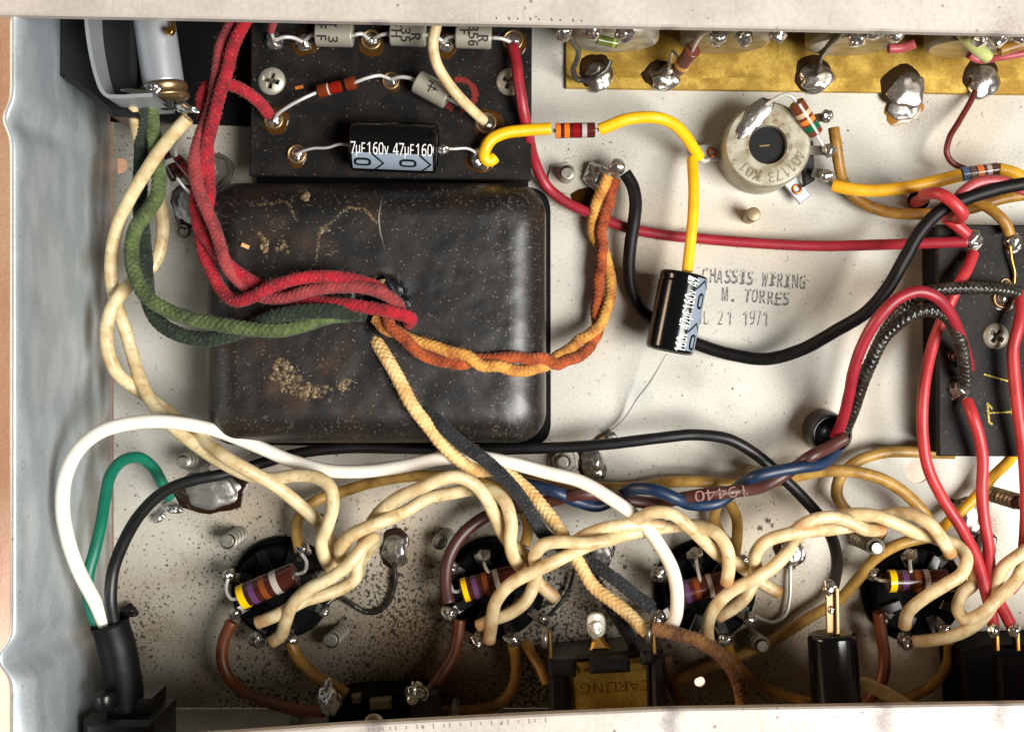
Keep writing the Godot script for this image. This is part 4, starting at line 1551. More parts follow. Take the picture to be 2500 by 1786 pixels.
func build_middle() -> void:
	# transformer bell cover
	var t := thing("transformer", "big dusty black transformer cover with rounded corners", "transformer", at(930, 765, 0))
	var g := Geo.new()
	var n := 44
	var top_h := 0.022
	var p := PackedVector3Array()
	var hint := PackedVector3Array()
	var ca := W(527, 458, 3)
	var cb := W(1333, 1078, 3)
	var mid := (ca + cb) / 2
	var ax := (cb.x - ca.x) / 2
	var az := (cb.z - ca.z) / 2
	var prof := [[0.0, 0.0006], [0.0, 0.004], [0.00012, 0.009]]
	for k in 15:
		var f := PI / 2 * k / 14.0
		prof.append([0.0004 + 0.0084 * (1.0 - cos(f)) , 0.0135 + 0.0085 * sin(f)])
	for k in 26:
		prof.append([0.0088 + 0.0006 * (k + 1) * (k + 1) * 0.075, top_h])
	var rings := prof.size()
	for k in rings:
		var ins: float = prof[k][0]
		var hx := ax - ins
		var hz := az - ins
		var rad := maxf(0.0075 - ins * 0.35, 0.002)
		if k == rings - 1:
			hx = 0.0004
			hz = 0.0004
			rad = 0.0003
		hx = maxf(hx, 0.0004)
		hz = maxf(hz, 0.0004)
		rad = minf(rad, minf(hx, hz) * 0.9)
		for s in 4:
			var sx: float = [1, -1, -1, 1][s]
			var sz: float = [1, 1, -1, -1][s]
			for j in n:
				var f := PI / 2 * (s + j / (n - 1.0))
				var c := Vector3(sx * (hx - rad), 0, sz * (hz - rad))
				var q := mid + c + Vector3(cos(f), 0, sin(f)) * rad
				q.y = prof[k][1]
				if k > 10:
					var m := q + O
					var lift := 0.00022 * nz.get_noise_3d(m.x * 1500.0, 0, m.z * 1500.0) + 0.00016 * nz.get_noise_3d(m.x * 6000.0, 9, m.z * 6000.0)
					var hole := (Vector2(m.x, m.z) - Vector2(at(925, 735, 22).x, at(925, 735, 22).z)).length()
					lift -= 0.004 * smoothstep(0.0062, 0.0030, hole)
					q.y += lift * smoothstep(0.0, 0.004, ins)
				p.append(q)
				hint.append(Vector3(cos(f), 0.3, sin(f)) if k < 10 else Vector3.UP)
	# long sides and the top are filled with more points
	var p2 := PackedVector3Array()
	var h2 := PackedVector3Array()
	var per := 4 * n
	var fill := 40
	for k in rings:
		for s in 4:
			for j in n:
				p2.append(p[k * per + s * n + j])
				h2.append(hint[k * per + s * n + j])
			var e := p[k * per + s * n + n - 1]
			var f := p[k * per + ((s + 1) % 4) * n]
			for j in range(1, fill):
				var q := e.lerp(f, j / float(fill))
				if k > 10:
					var m := q + O
					q.y = prof[k][1] + (0.00022 * nz.get_noise_3d(m.x * 1500.0, 0, m.z * 1500.0) + 0.00016 * nz.get_noise_3d(m.x * 6000.0, 9, m.z * 6000.0) - 0.004 * smoothstep(0.0062, 0.0030, (Vector2(m.x, m.z) - Vector2(at(925, 735, 22).x, at(925, 735, 22).z)).length())) * smoothstep(0.0, 0.004, prof[k][0])
				p2.append(q)
				h2.append(hint[k * per + s * n + n - 1])
	g.surf(rings, 4 * (n + fill - 1), p2, true, h2, PackedColorArray([Color.WHITE]))
	put(g, "bell_cover", "lacquered_cover", t)
	g = Geo.new()
	prism(g, rounded(plan([517, 448, 1344, 458, 1345, 1090, 520, 1086], 0.6), 0.006), 0.00005, 0.0008, 0.0001)
	put(g, "base_flange", "matt_black", t)
	g = Geo.new()
	lathe(g, Transform3D(Basis.IDENTITY, W(925, 738, 19.0)), [[Vector2(0.0047, 0), Vector2(0.0048, 0.0026), Vector2(0.0043, 0.0034), Vector2(0.0036, 0.0030), Vector2(0.0033, 0.0002), Vector2(0.0001, 0.0001)]], 36, Color.WHITE, 0.1)
	put(g, "wire_grommet", "matt_black", t)
	for q in [[925, 692, 23, 17, 8, 10, 0.4], [962, 702, 22.6, 30, 12, 14, -0.9], [985, 735, 22.4, 18, 9, 12, -0.5]]:
		g = Geo.new()
		blob(g, W(q[0], q[1], q[2]), Vector3(px(q[3], 22), px(q[5], 22) * 0.6, px(q[4], 22)), 0.9, int(q[0]), q[6], rgb(168, 142, 100) if q[0] < 930 else rgb(26, 28, 30))
		put(g, "sealing_wax", "component", t)
	for q in [[640, 590, 16, 22], [700, 925, 40, 40], [752, 955, 46, 16], [692, 890, 22, 18], [835, 945, 12, 18], [745, 480, 12, 12], [790, 560, 24, 10]]:
		g = Geo.new()
		for k in int(q[2] * q[3] * 0.032) + 7:
			var cx: float = q[0] + rng.randfn() * q[2] * 0.42
			var cy: float = q[1] + rng.randfn() * q[3] * 0.42
			var e := rng.randf_range(2.0, 6.0)
			blob(g, W(cx, cy, 21.95), Vector3(px(e * 1.5, 22), px(e * 0.6, 22), px(e, 22)), 0.5, k + int(q[0]), rng.randf() * 3.0, rgb(66, 52, 36).lerp(rgb(122, 102, 72), rng.randf()), 8, 12)
		put(g, "wax_crust", "component", t, "", "stuff")
	# tubular pot in the chassis floor
	t = thing("trim_potentiometer", "round stained grey control can with black centre hole", "potentiometer", at(1846, 374, 0))
	var c0 := W(1852, 373, 0)
	var r := px(106, 12)
	g = Geo.new()
	var hh := 0.0125
	lathe(g, Transform3D(Basis.IDENTITY, c0), [[Vector2(r, 0.0002), Vector2(r, hh - 0.0016), Vector2(r * 0.994, hh - 0.0008), Vector2(r * 0.97, hh - 0.0002), Vector2(r * 0.94, hh)], [Vector2(r * 0.94, hh), Vector2(r * 0.7, hh + 0.0001), Vector2(r * 0.45, hh)], [Vector2(r * 0.45, hh), Vector2(r * 0.44, hh - 0.0003), Vector2(r * 0.435, hh - 0.003)]], 72, rgb(186, 184, 172))
	put(g, "can", "pot_can", t)
	g = Geo.new()
	cyl(g, Transform3D(Basis.IDENTITY, c0 + Vector3(0, hh - 0.0034, 0)), r * 0.445, 0, 0.0016, 0.0003, rgb(22, 26, 30), 40)
	put(g, "shaft", "black_plastic", t)
	g = Geo.new()
	box(g, Transform3D(Basis(Vector3.UP, 0.1), c0 + Vector3(-0.0005, hh - 0.0017, 0.0)), Vector3(0.0024, 0.0001, 0.0004), 0.00002)
	put(g, "shaft_slot", "tarnished_brass", t)
	g = Geo.new()
	blob(g, c0 + Vector3(-0.0030, hh + 0.0001, -0.0066), Vector3(px(60, 12), px(9), px(28, 12)), 0.3, 91, 0.85, Color.WHITE, 18, 34)
	put(g, "solder", "solder", t)
	g = Geo.new()
	for q in [["1104", 0.65], ["37", 1.35], ["10K", 2.15]]:
		var n_: int = q[0].length()
		for k in n_:
			var th: float = q[1] + (k - (n_ - 1) / 2.0) * 0.22
			var o := Vector3(cos(th), 0, sin(th))
			flat_text(g, q[0][n_ - 1 - k], px(25, 12), c0 + o * r * 0.76 + Vector3(0, hh + 0.00012, 0), Vector3(-sin(th), 0, cos(th)), o, rgb(150, 146, 132), false, -1.0 if false else 1.0, false, 0.00012)
	put(g, "embossed_number", "pot_can", t)
	for q in [[1738, 372, 46, 26, 0.1], [1946, 462, 44, 22, -0.9]]:
		g = Geo.new()
		box(g, Transform3D(Basis(Vector3.UP, q[4]), W(q[0], q[1], 3.5)), Vector3(px(q[2]) * 1.5, 0.0008, px(q[3]) * 1.6), 0.0002)
		var tab := put(g, "mounting_tab", "bright_plate", t)
		g = Geo.new()
		lathe(g, Transform3D(Basis.IDENTITY, W(q[0], q[1], 3.9)), [[Vector2(px(13), 0), Vector2(px(12), 0.0004), Vector2(px(7), 0.0004), Vector2(px(6), 0.0)]], 24)
		put(g, "rivet", "copper", tab)
	g = Geo.new()
	prism(g, plan([1950, 330, 1985, 345, 1990, 440, 1965, 455], 6), 0.004, 0.0065, 0.0003)
	put(g, "terminal_wafer", "phenolic", t)
	for q in [[1985, 290, 9, 34, -6, 20], [1978, 366, 9, 46, 2, 22], [1985, 420, 9, 34, 8, 22]]:
		lug(t, q[0], q[1], q[2], q[3], q[4], q[5], int(q[1]), 1.0)
	resistor("striped resistor standing against the round control can", 1944, 250, 1992, 326, 15, 12, 20, rgb(110, 56, 40), [[0.34, 0.13, rgb(202, 170, 134)], [0.55, 0.13, rgb(238, 128, 50)], [0.76, 0.17, rgb(26, 96, 66)]], [[1944, 250, 15, 1936, 238, 16, 1918, 230, 16, 1894, 240, 15, 1868, 258, 13, 1850, 276, 12.8], [1992, 326, 12, 2004, 346, 11, 2016, 366, 10.5]])
	resistor("brown resistor with two orange bands between the yellow leads", 1356, 319, 1453, 317, 16, 16, 18.5, rgb(82, 30, 26), [[0.07, 0.12, rgb(240, 120, 30)], [0.29, 0.13, rgb(240, 120, 34)], [0.52, 0.16, rgb(140, 16, 22)], [0.73, 0.12, rgb(184, 174, 172)]], [[1340, 318, 16, 1356, 319, 16], [1453, 317, 16, 1472, 314, 16]])
	resistor("resistor with blue band spliced into the golden wire", 2347, 426, 2437, 413, 12, 12, 17, rgb(92, 66, 58), [[0.10, 0.16, rgb(84, 122, 168)], [0.30, 0.12, rgb(112, 98, 92)], [0.50, 0.16, rgb(240, 128, 62)], [0.73, 0.13, rgb(186, 182, 180)]], [])
	capacitor("black electrolytic capacitor standing askew over the stamped text", 1634, 858, 1672, 667, 13, 59, [["160", 33, 2], ["v", 22, 16], ["47", 33, 3], ["µF", 20, 8], ["160", 33, 2], ["v", 22, 16], ["47", 33, 2]], px(4, 13), 0.06, [[1628, 866, 12, 1606, 904, 10, 1580, 944, 7, 1558, 972, 5, 1525, 1022, 2.5, 1492, 1052, 1.6]])
	stud("smooth locating pin below the round control can", 1828, 530, 7, 17, false)
	# solder lug where the orange wires end
	t = thing("ground_lug", "grimy gold lug and screw where the orange wires are soldered", "lug", at(1400, 430, 0))
	g = Geo.new()
	prism(g, plan([1346, 402, 1388, 396, 1424, 424, 1452, 428, 1440, 456, 1410, 462, 1390, 474, 1344, 462, 1338, 430], 1), 0.0001, 0.0008, 0.0001)
	put(g, "plate", "zinc_screw", t)
	g = Geo.new()
	blob(g, W(1462, 436, 2), Vector3(px(30), px(26), px(38)), 0.5, 13, 0.3, Color.WHITE, 18, 28)
	put(g, "solder", "solder", t)
	g = Geo.new()
	blob(g, W(1506, 407, 7), Vector3(px(21), px(22), px(20)), 0.2, 14, 0.3)
	put(g, "solder", "solder", t)
	g = Geo.new()
	blob(g, W(1450, 470, 0.2), Vector3(px(46), px(5), px(38)), 0.8, 15, 0.3, rgb(60, 36, 12))
	put(g, "flux_residue", "flux", t)
	stud("short threaded screw through the grimy gold lug", 1382, 430, 7, 20, true, 0.0)
	# lower lugs
	t = thing("ground_lug", "scorched lug tip where the standing capacitor's thin lead ends", "lug", at(1480, 1066, 0))
	g = Geo.new()
	prism(g, plan([1440, 1090, 1464, 1066, 1486, 1056, 1500, 1062, 1498, 1076, 1470, 1100], 1.4), 0.0001, 0.0014, 0.0003)
	put(g, "tip", "tarnished_brass", t)
	g = Geo.new()
	blob(g, W(1490, 1064, 1.5), Vector3(px(14), px(11), px(11)), 0.4, 16)
	put(g, "solder", "dull_solder", t)
	solder_joint("shiny tongue of solder beside the nut below the transformer", 1448, 1132, 0.4, 30, 36, 22, 17, 0.5)
	stud("screw with hex nut just below the transformer's corner", 1376, 1124, 5.5, 19, true, 33)
	solder_joint("large dark solder mound where the black mains wire crosses", 524, 1196, 0.3, 64, 44, 18, 18, 0.1, "", 1.28, true)
	stud("rusty screw with nut above the large dark solder mound", 482, 1118, 9, 19, true, 32, Vector2(-1.5, 0.2))
	solder_joint("teardrop solder blob with a braided tail between two sockets", 963, 1340, 0.2, 30, 40, 17, 19, 0.0)
	solder_joint("solder blob half hidden between twisted wires and second socket", 1470, 1345, 0.2, 26, 32, 14, 20, 0.2, "", 1.3, true)
	solder_joint("pale solder blob with bare wire tail between third and fourth sockets", 1930, 1350, 0.2, 30, 38, 16, 22, 0.2)
	solder_joint("tan stained solder patch under the paired red wires", 2366, 1262, 0.2, 40, 46, 14, 23, 0.4, "", 1.2)
	solder_joint("small dark solder bead between the paired red wires", 2404, 1338, 0.3, 28, 34, 20, 24, 0.0, "", 1.2, true)
	for q in [[586, 1304, 8, 21, "stubby threaded screw above the first socket"], [1092, 1308, 6, 20, "stubby threaded screw beside the dark brown wire bend"], [834, 1540, 8, 21, "threaded screw between the first two sockets"], [1828, 1550, 9, 20, "threaded screw right below the third socket"], [2090, 1312, 13, 20, "long leaning screw above the fourth socket"], [2424, 1206, 13, 20, "long leaning screw right of the paired red wires"]]:
		stud(q[4], q[0], q[1], q[2], q[3], true, 0.0, Vector2(-1.6, 1.0) if q[0] < 1200 else Vector2(1.9, 0.7), "screws standing in the floor")
	stud("brassy pin end under the blue and brown wires", 1830, 1152, 8, 19, false)
	# rubber grommet in the floor
	t = thing("rubber_grommet", "black rubber grommet where red and brown wires leave the floor", "grommet", at(2015, 1052, 0))
	g = Geo.new()
	var gx := along(W(2008, 1048, 0), W(2034, 1062, 11))
	lathe(g, gx, [[Vector2(px(50), 0), Vector2(px(51), 0.004), Vector2(px(50), 0.009), Vector2(px(47), 0.0105), Vector2(px(42), 0.0108), Vector2(px(38), 0.0100), Vector2(px(36), 0.004), Vector2(0.0001, 0.0035)]], 44)
	put(g, "ring", "black_plastic", t)
	# lining of the two holes on the right
	t = thing("hole_bushing", "dark bushing in the hole beside the red wire knot", "bushing", at(2243, 487, 0))
	g = Geo.new()
	lathe(g, Transform3D.IDENTITY, [[Vector2(px(27), 0.0002), Vector2(px(25), 0.0010), Vector2(px(21), 0.0008), Vector2(px(20), -0.003), Vector2(0.0001, -0.003)]], 32)
	put(g, "rim", "matt_black", t)


func rounded(poly: PackedVector2Array, r: float) -> PackedVector2Array:
	var out := PackedVector2Array()
	var m := poly.size()
	for k in m:
		var a := poly[k] + (poly[(k + m - 1) % m] - poly[k]).normalized() * r
		var b := poly[k] + (poly[(k + 1) % m] - poly[k]).normalized() * r
		for j in 9:
			var t := j / 8.0
			out.append(a.lerp(poly[k], t).lerp(poly[k].lerp(b, t), t))
	return out


func build_sockets() -> void:
	var a := valve_socket("black valve socket furthest from the switch, blue core showing", 690, 1432, [[48, -92, 1.3], [-128, -26, 1.1], [-116, 64, 1.0], [-60, 128, 1.5], [20, 128, 1.0], [102, 60, 0.9], [92, -24, 0.9]])
	valve_socket("black valve socket with dark brown wire at its edge", 1206, 1432, [[-104, -46, 1.2], [-108, 66, 1.3], [-40, 130, 1.4], [44, 128, 1.4], [120, 80, 1.0], [110, -20, 0.9]])
	valve_socket("black valve socket under the end of the white mains wire", 1720, 1438, [[-112, -36, 1.2], [-112, 70, 1.2], [48, 124, 1.3], [112, 74, 1.2], [96, -70, 0.9], [-20, 128, 0.9]])
	valve_socket("black valve socket nearest the frame's right side", 2226, 1440, [[-96, -40, 1.1], [90, -86, 1.0], [128, -8, 1.2], [-70, 74, 1.0], [-16, 124, 1.4], [80, 96, 1.0]])
	var y := rgb(246, 200, 20)
	var v := rgb(92, 60, 98)
	var o := rgb(126, 66, 32)
	var w := rgb(176, 164, 154)
	var b := rgb(66, 32, 24)
	resistor("brown resistor with bright yellow end across the first socket", 588, 1458, 722, 1400, 15, 16, 30, b, [[0.06, 0.12, y], [0.25, 0.10, v], [0.45, 0.10, o], [0.66, 0.11, w]], [[590, 1457, 15, 566, 1462, 15, 552, 1440, 14, 556, 1412, 13], [720, 1401, 16, 742, 1396, 16, 748, 1372, 15, 736, 1352, 14]])
	resistor("brown resistor with thin yellow band across the second socket", 1126, 1442, 1262, 1404, 13, 13, 29, b, [[0.08, 0.09, y], [0.26, 0.09, v], [0.45, 0.09, o], [0.65, 0.09, w]], [[1128, 1441, 13, 1110, 1444, 13, 1098, 1420, 12, 1096, 1396, 12], [1205, 1412, 15, 1188, 1390, 13, 1180, 1370, 10]])
	resistor("dark resistor across the third socket beside the white wire", 1642, 1452, 1784, 1416, 12, 12, 29, rgb(74, 36, 30), [[0.08, 0.09, y], [0.24, 0.09, v], [0.42, 0.09, o], [0.64, 0.08, w]], [[1712, 1425, 14, 1704, 1390, 12, 1698, 1360, 10]])
	resistor("brown resistor with wide yellow band across the fourth socket", 2166, 1418, 2312, 1416, 13, 13, 27, b, [[0.08, 0.11, y], [0.28, 0.10, v], [0.48, 0.10, o], [0.64, 0.09, w]], [[2168, 1418, 13, 2150, 1416, 12, 2136, 1410, 10], [2225, 1395, 15, 2222, 1376, 12, 2222, 1362, 10]])
	for q in [["dark cone of solder at the top of the second socket", 1180, 1362], ["dark cone of solder at the top of the third socket", 1698, 1356], ["pale cone of solder at the top of the fourth socket", 2222, 1360]]:
		var g := Geo.new()
		O = at(q[1], q[2], 9)
		lathe(g, Transform3D.IDENTITY, [[Vector2(px(20), 0), Vector2(px(16), 0.001), Vector2(px(7), 0.0025), Vector2(0.0001, 0.0034)]], 20, Color.WHITE, 0.4)
		single(g, "solder_cone", "solder", q[0], "solder")
	wire("braided_tail", "fine braided tail curving from the teardrop solder to first socket", "tar", 6.5, [962, 1376, 1.5, 964, 1404, 2, 960, 1440, 1.5, 946, 1472, 1.2, 922, 1492, 1.2, 896, 1494, 1.4, 868, 1480, 2, 842, 1464, 4, 818, 1458, 7, 796, 1474, 8])
	wire("bare_wire_tail", "thin dark bare wire curving down beside the second socket", "tar", 4.5, [1406, 1372, 3, 1400, 1400, 3, 1388, 1440, 2.5, 1366, 1474, 3, 1340, 1500, 5, 1324, 1510, 7])
	var t := thing("bare_wire_tail", "thin bare wire loop from the pale solder to third socket", "wire", at(1930, 1390, 1))
	lead(t, "conductor", [1930, 1380, 1.5, 1930, 1420, 2, 1928, 1462, 2, 1916, 1502, 2, 1890, 1518, 2, 1862, 1512, 3, 1842, 1500, 5], 5)


func build_lower() -> void:
	# mains cord sleeve and clamp
	var t := thing("mains_cord", "thick black mains cord sleeve held in a clamp", "cord", at(275, 1600, 25))
	var g := Geo.new()
	tube(g, smooth_path([268, 1524, 30, 282, 1570, 30, 296, 1640, 29, 306, 1720, 28, 312, 1860, 28], 0.001), px(46, 30), 28, {"a": rgb(15, 15, 16), "b": rgb(21, 21, 22), "wob": 0.02})
	put(g, "outer_sleeve", "wire_rubber", t)
	g = Geo.new()
	lathe(g, along(W(268, 1524, 30), W(266, 1516, 30.3)), [[Vector2(px(44, 30), 0), Vector2(px(45, 30), 0.0006), Vector2(px(40, 30), 0.0009), Vector2(px(34, 30), 0.0002), Vector2(px(33, 30), -0.002), Vector2(0.0001, -0.002)]], 32, Color.WHITE, 0.25)
	put(g, "cut_end", "matt_black", t)
	t = thing("cord_clamp", "black plastic strain relief clamp round the mains cord", "clamp", at(310, 1740, 25))
	g = Geo.new()
	box(g, Transform3D(Basis.IDENTITY, W(318, 1780, 26)), Vector3(0.0155, 0.020, 0.0090), 0.0012)
	put(g, "body", "black_plastic", t)
	g = Geo.new()
	lathe(g, along(W(252, 1686, 34), W(262, 1740, 34)), [[Vector2(0.0001, 0), Vector2(px(24, 34), 0.0002), Vector2(px(28, 34), 0.001), Vector2(px(28, 34), 0.004), Vector2(0.0001, 0.0045)]], 28)
	put(g, "ear", "black_plastic", t)
	g = Geo.new()
	box(g, Transform3D(Basis(Vector3.UP, -0.05), W(364, 1720, 24)), Vector3(0.0038, 0.014, 0.006), 0.0008)
	put(g, "ear", "black_plastic", t)
	g = Geo.new()
	O = at(316, 1492, 2)
	blob(g, Vector3(0, 0.0006, 0), Vector3(0.0019, 0.0011, 0.0016), 0.9, 60, 0.4, rgb(22, 18, 16))
	single(g, "rubber_crumb", "component", "black rubber crumb on the floor beside the cord sleeve", "debris")
	t = thing("ground_lug", "small bright crimped lug on the green wire's end", "lug", at(400, 1250, 2))
	g = Geo.new()
	blob(g, W(424, 1240, 2.5), Vector3(px(22), px(14), px(13)), 0.5, 61, -0.2)
	blob(g, W(390, 1262, 2), Vector3(px(18), px(10), px(11)), 0.5, 62, 0.7)
	put(g, "solder", "solder", t)
	# jack with two solder lumps
	t = thing("speaker_jack", "black jack between two solder lumps at the lower rim", "jack", at(930, 1740, 0))
	g = Geo.new()
	prism(g, plan([800, 1772, 806, 1712, 850, 1694, 1030, 1684, 1066, 1700, 1072, 1772], 12), 0.0003, 0.0120, 0.0008)
	put(g, "body", "matt_black", t)
	g = Geo.new()
	prism(g, plan([1000, 1700, 1072, 1692, 1076, 1770, 1000, 1774], 20), 0.012, 0.018, 0.0008)
	put(g, "block", "black_plastic", t)
	for q in [[870, 1704, 22, 20, 15], [930, 1716, 52, 26, 16]]:
		g = Geo.new()
		box(g, Transform3D(Basis(Vector3.UP, 0.08), W(q[0], q[1], q[4])), Vector3(px(q[2], 15), 0.003, px(q[3], 15)), 0.0005, rgb(112, 98, 66))
		put(g, "fibre_washer", "component", t)
	g = Geo.new()
	lathe(g, along(W(912, 1790, 20), W(914, 1742, 24)), [[Vector2(px(25, 22), 0), Vector2(px(24, 22), 0.0042), Vector2(px(21, 22), 0.0046), Vector2(px(14, 22), 0.0044), Vector2(px(12, 22), 0.002), Vector2(0.0001, 0.002)]], 30, rgb(200, 190, 164))
	put(g, "tube_rivet", "diode_can", t)
	for q in [[808, 1704, 27, 34, 8, 0.2], [1018, 1692, 24, 34, 9, 0.5]]:
		g = Geo.new()
		blob(g, W(q[0], q[1], 17), Vector3(px(q[2], 17), px(26, 17), px(q[3], 17)), 0.75, q[4], q[5], Color.WHITE, 20, 30)
		put(g, "solder", "solder", t)
	stud("plated screw half hidden by the lower rim", 742, 1722, 14, 15, true)
	stud("thin plated screw at the lower rim beside the jack", 1112, 1716, 12, 13, true)
	# slide switch in brass shell
	t = thing("power_switch", "black and brass switch lettered upside down at the lower rim", "switch", at(1480, 1680, 0))
	g = Geo.new()
	prism(g, plan([1338, 1606, 1620, 1582, 1626, 1752, 1342, 1764], 17), 0.0003, 0.0170, 0.0008)
	put(g, "body", "black_plastic", t)
	g = Geo.new()
	prism(g, plan([1390, 1640, 1408, 1638, 1408, 1622, 1576, 1610, 1578, 1624, 1586, 1626, 1592, 1760, 1398, 1770], 20), 0.0168, 0.0200, 0.0009)
	put(g, "brass_shell", "brass_plate", t)
	for q in [[1488, 1622, 98, 34, -0.05], [1580, 1602, 34, 34, -0.05], [1372, 1628, 66, 44, -0.06]]:
		g = Geo.new()
		box(g, Transform3D(Basis(Vector3.UP, -q[4]), W(q[0], q[1], 21)), Vector3(px(q[2], 20), 0.0042, px(q[3], 20)), 0.0008)
		put(g, "clip", "black_plastic", t)
	for q in [[1363, 1694, 40, 150], [1608, 1676, 34, 160]]:
		g = Geo.new()
		box(g, Transform3D(Basis(Vector3.UP, 0.03), W(q[0], q[1], 19.6)), Vector3(px(q[2], 20), 0.0036, px(q[3], 20)), 0.0008)
		put(g, "side_wall", "black_plastic", t)
	g = Geo.new()
	flat_text(g, "CARLING", px(22, 20), W(1500, 1676, 20.06), Vector3(-1, 0, 0.05).normalized(), Vector3(0.05, 0, 1).normalized(), rgb(104, 78, 30), false, 1.25, false, 0.00003, 0.26)
	put(g, "stamped_name", "print", t)
	g = Geo.new()
	var oval := PackedVector2Array()
	for k in 28:
		var f := TAU * k / 28
		var q := W(1456, 1526, 24)
		oval.append(Vector2(q.x + px(23, 24) * signf(cos(f)) * pow(absf(cos(f)), 0.7), q.z + px(31, 24) * signf(sin(f)) * pow(absf(sin(f)), 0.8)))
	prism(g, oval, 0.0232, 0.0242, 0.0003)
	blob(g, W(1454, 1536, 24.2), Vector3(px(19, 24), px(7), px(20, 24)), 0.5, 71, 0.2)
	var ol := put(g, "oval_lug", "zinc_screw", t)
	g = Geo.new()
	cyl(g, Transform3D(Basis.IDENTITY, W(1458, 1506, 24.15)), px(8, 24), 0, 0.0001, 0.00003)
	put(g, "lug_hole", "flux", ol)
	g = Geo.new()
	prism(g, plan([1444, 1550, 1466, 1550, 1492, 1586, 1440, 1588, 1446, 1566], 20), 0.018, 0.0205, 0.0006)
	put(g, "lug_root", "brass", t)
	for q in [[1334, 1560, 21, 34], [1586, 1548, 22, 36]]:
		g = Geo.new()
		box(g, Transform3D(Basis(Vector3.UP, 0.06), W(q[0] + 10, q[1] + 12, q[2])), Vector3(0.0008, 0.0030, px(66, 22)), 0.0002)
		put(g, "terminal_blade", "brass", t)
		g = Geo.new()
		lathe(g, along(W(q[0] - 12, q[1] - 4, q[2]), W(q[0] + 8, q[1] - 4, q[2])), [[Vector2(px(22), 0), Vector2(px(25), 0.0006), Vector2(px(24), 0.0013), Vector2(px(12), 0.0015), Vector2(px(10), 0.0)]], 24)
		put(g, "terminal_ring", "plated_steel", t)
	# fuse holder
	t = thing("fuse_holder", "glossy black fuse holder barrel with long metal tag", "fuse holder", at(2040, 1640, 0))
	g = Geo.new()
	var a := W(2032, 1544, 22)
	var b := W(2044, 1742, 22)
	var l := a.distance_to(b)
	cyl(g, along(a, b), px(60, 22), 0, l + 0.0018, 0.0010, Color.WHITE, 48)
	put(g, "barrel", "glossy_sleeve", t)
	g = Geo.new()
	prism(g, plan([2014, 1432, 2022, 1416, 2038, 1424, 2040, 1440, 2040, 1546, 2020, 1546, 2018, 1460, 2010, 1440], 24), 0.0228, 0.0238, 0.0002)
	prism(g, plan([2038, 1432, 2047, 1432, 2049, 1546, 2040, 1546], 24), 0.0222, 0.0252, 0.0002)
	put(g, "metal_tag", "tarnished_brass", t)
	g = Geo.new()
	blob(g, W(2028, 1434, 24), Vector3(px(16, 24), px(11), px(17, 24)), 0.6, 64)
	blob(g, W(2030, 1488, 24), Vector3(px(8, 24), px(6), px(10, 24)), 0.5, 65)
	put(g, "solder", "solder", t)
	g = Geo.new()
	box(g, Transform3D(Basis(Vector3.UP, 0.1), W(2070, 1684, 21)), Vector3(0.004, 0.006, 0.005), 0.0008)
	put(g, "side_terminal", "black_plastic", t)
	# second switch at the edge
	t = thing("standby_switch", "dark black switch in the shade at the frame's lower right", "switch", at(2440, 1650, 0))
	g = Geo.new()
	prism(g, plan([2348, 1592, 2420, 1576, 2620, 1570, 2620, 1755, 2360, 1758], 17), 0.0003, 0.0170, 0.0010)
	put(g, "body", "matt_black", t)
	g = Geo.new()
	prism(g, plan([2440, 1604, 2560, 1600, 2560, 1746, 2446, 1750], 19), 0.0168, 0.0190, 0.0008)
	put(g, "cover", "matt_black", t)
	for q in [[2432, 1560], [2482, 1560]]:
		g = Geo.new()
		box(g, Transform3D(Basis(Vector3.UP, 0.05), W(q[0], q[1], 19)), Vector3(0.0008, 0.0030, px(52, 20)), 0.0002)
		put(g, "terminal_blade", "brass", t)
		g = Geo.new()
		lumps(g, W(q[0] - 4, q[1] - 22, 20), Vector3(0.0014, 0.0011, 0.0017), int(q[0]))
		put(g, "solder", "solder", t)


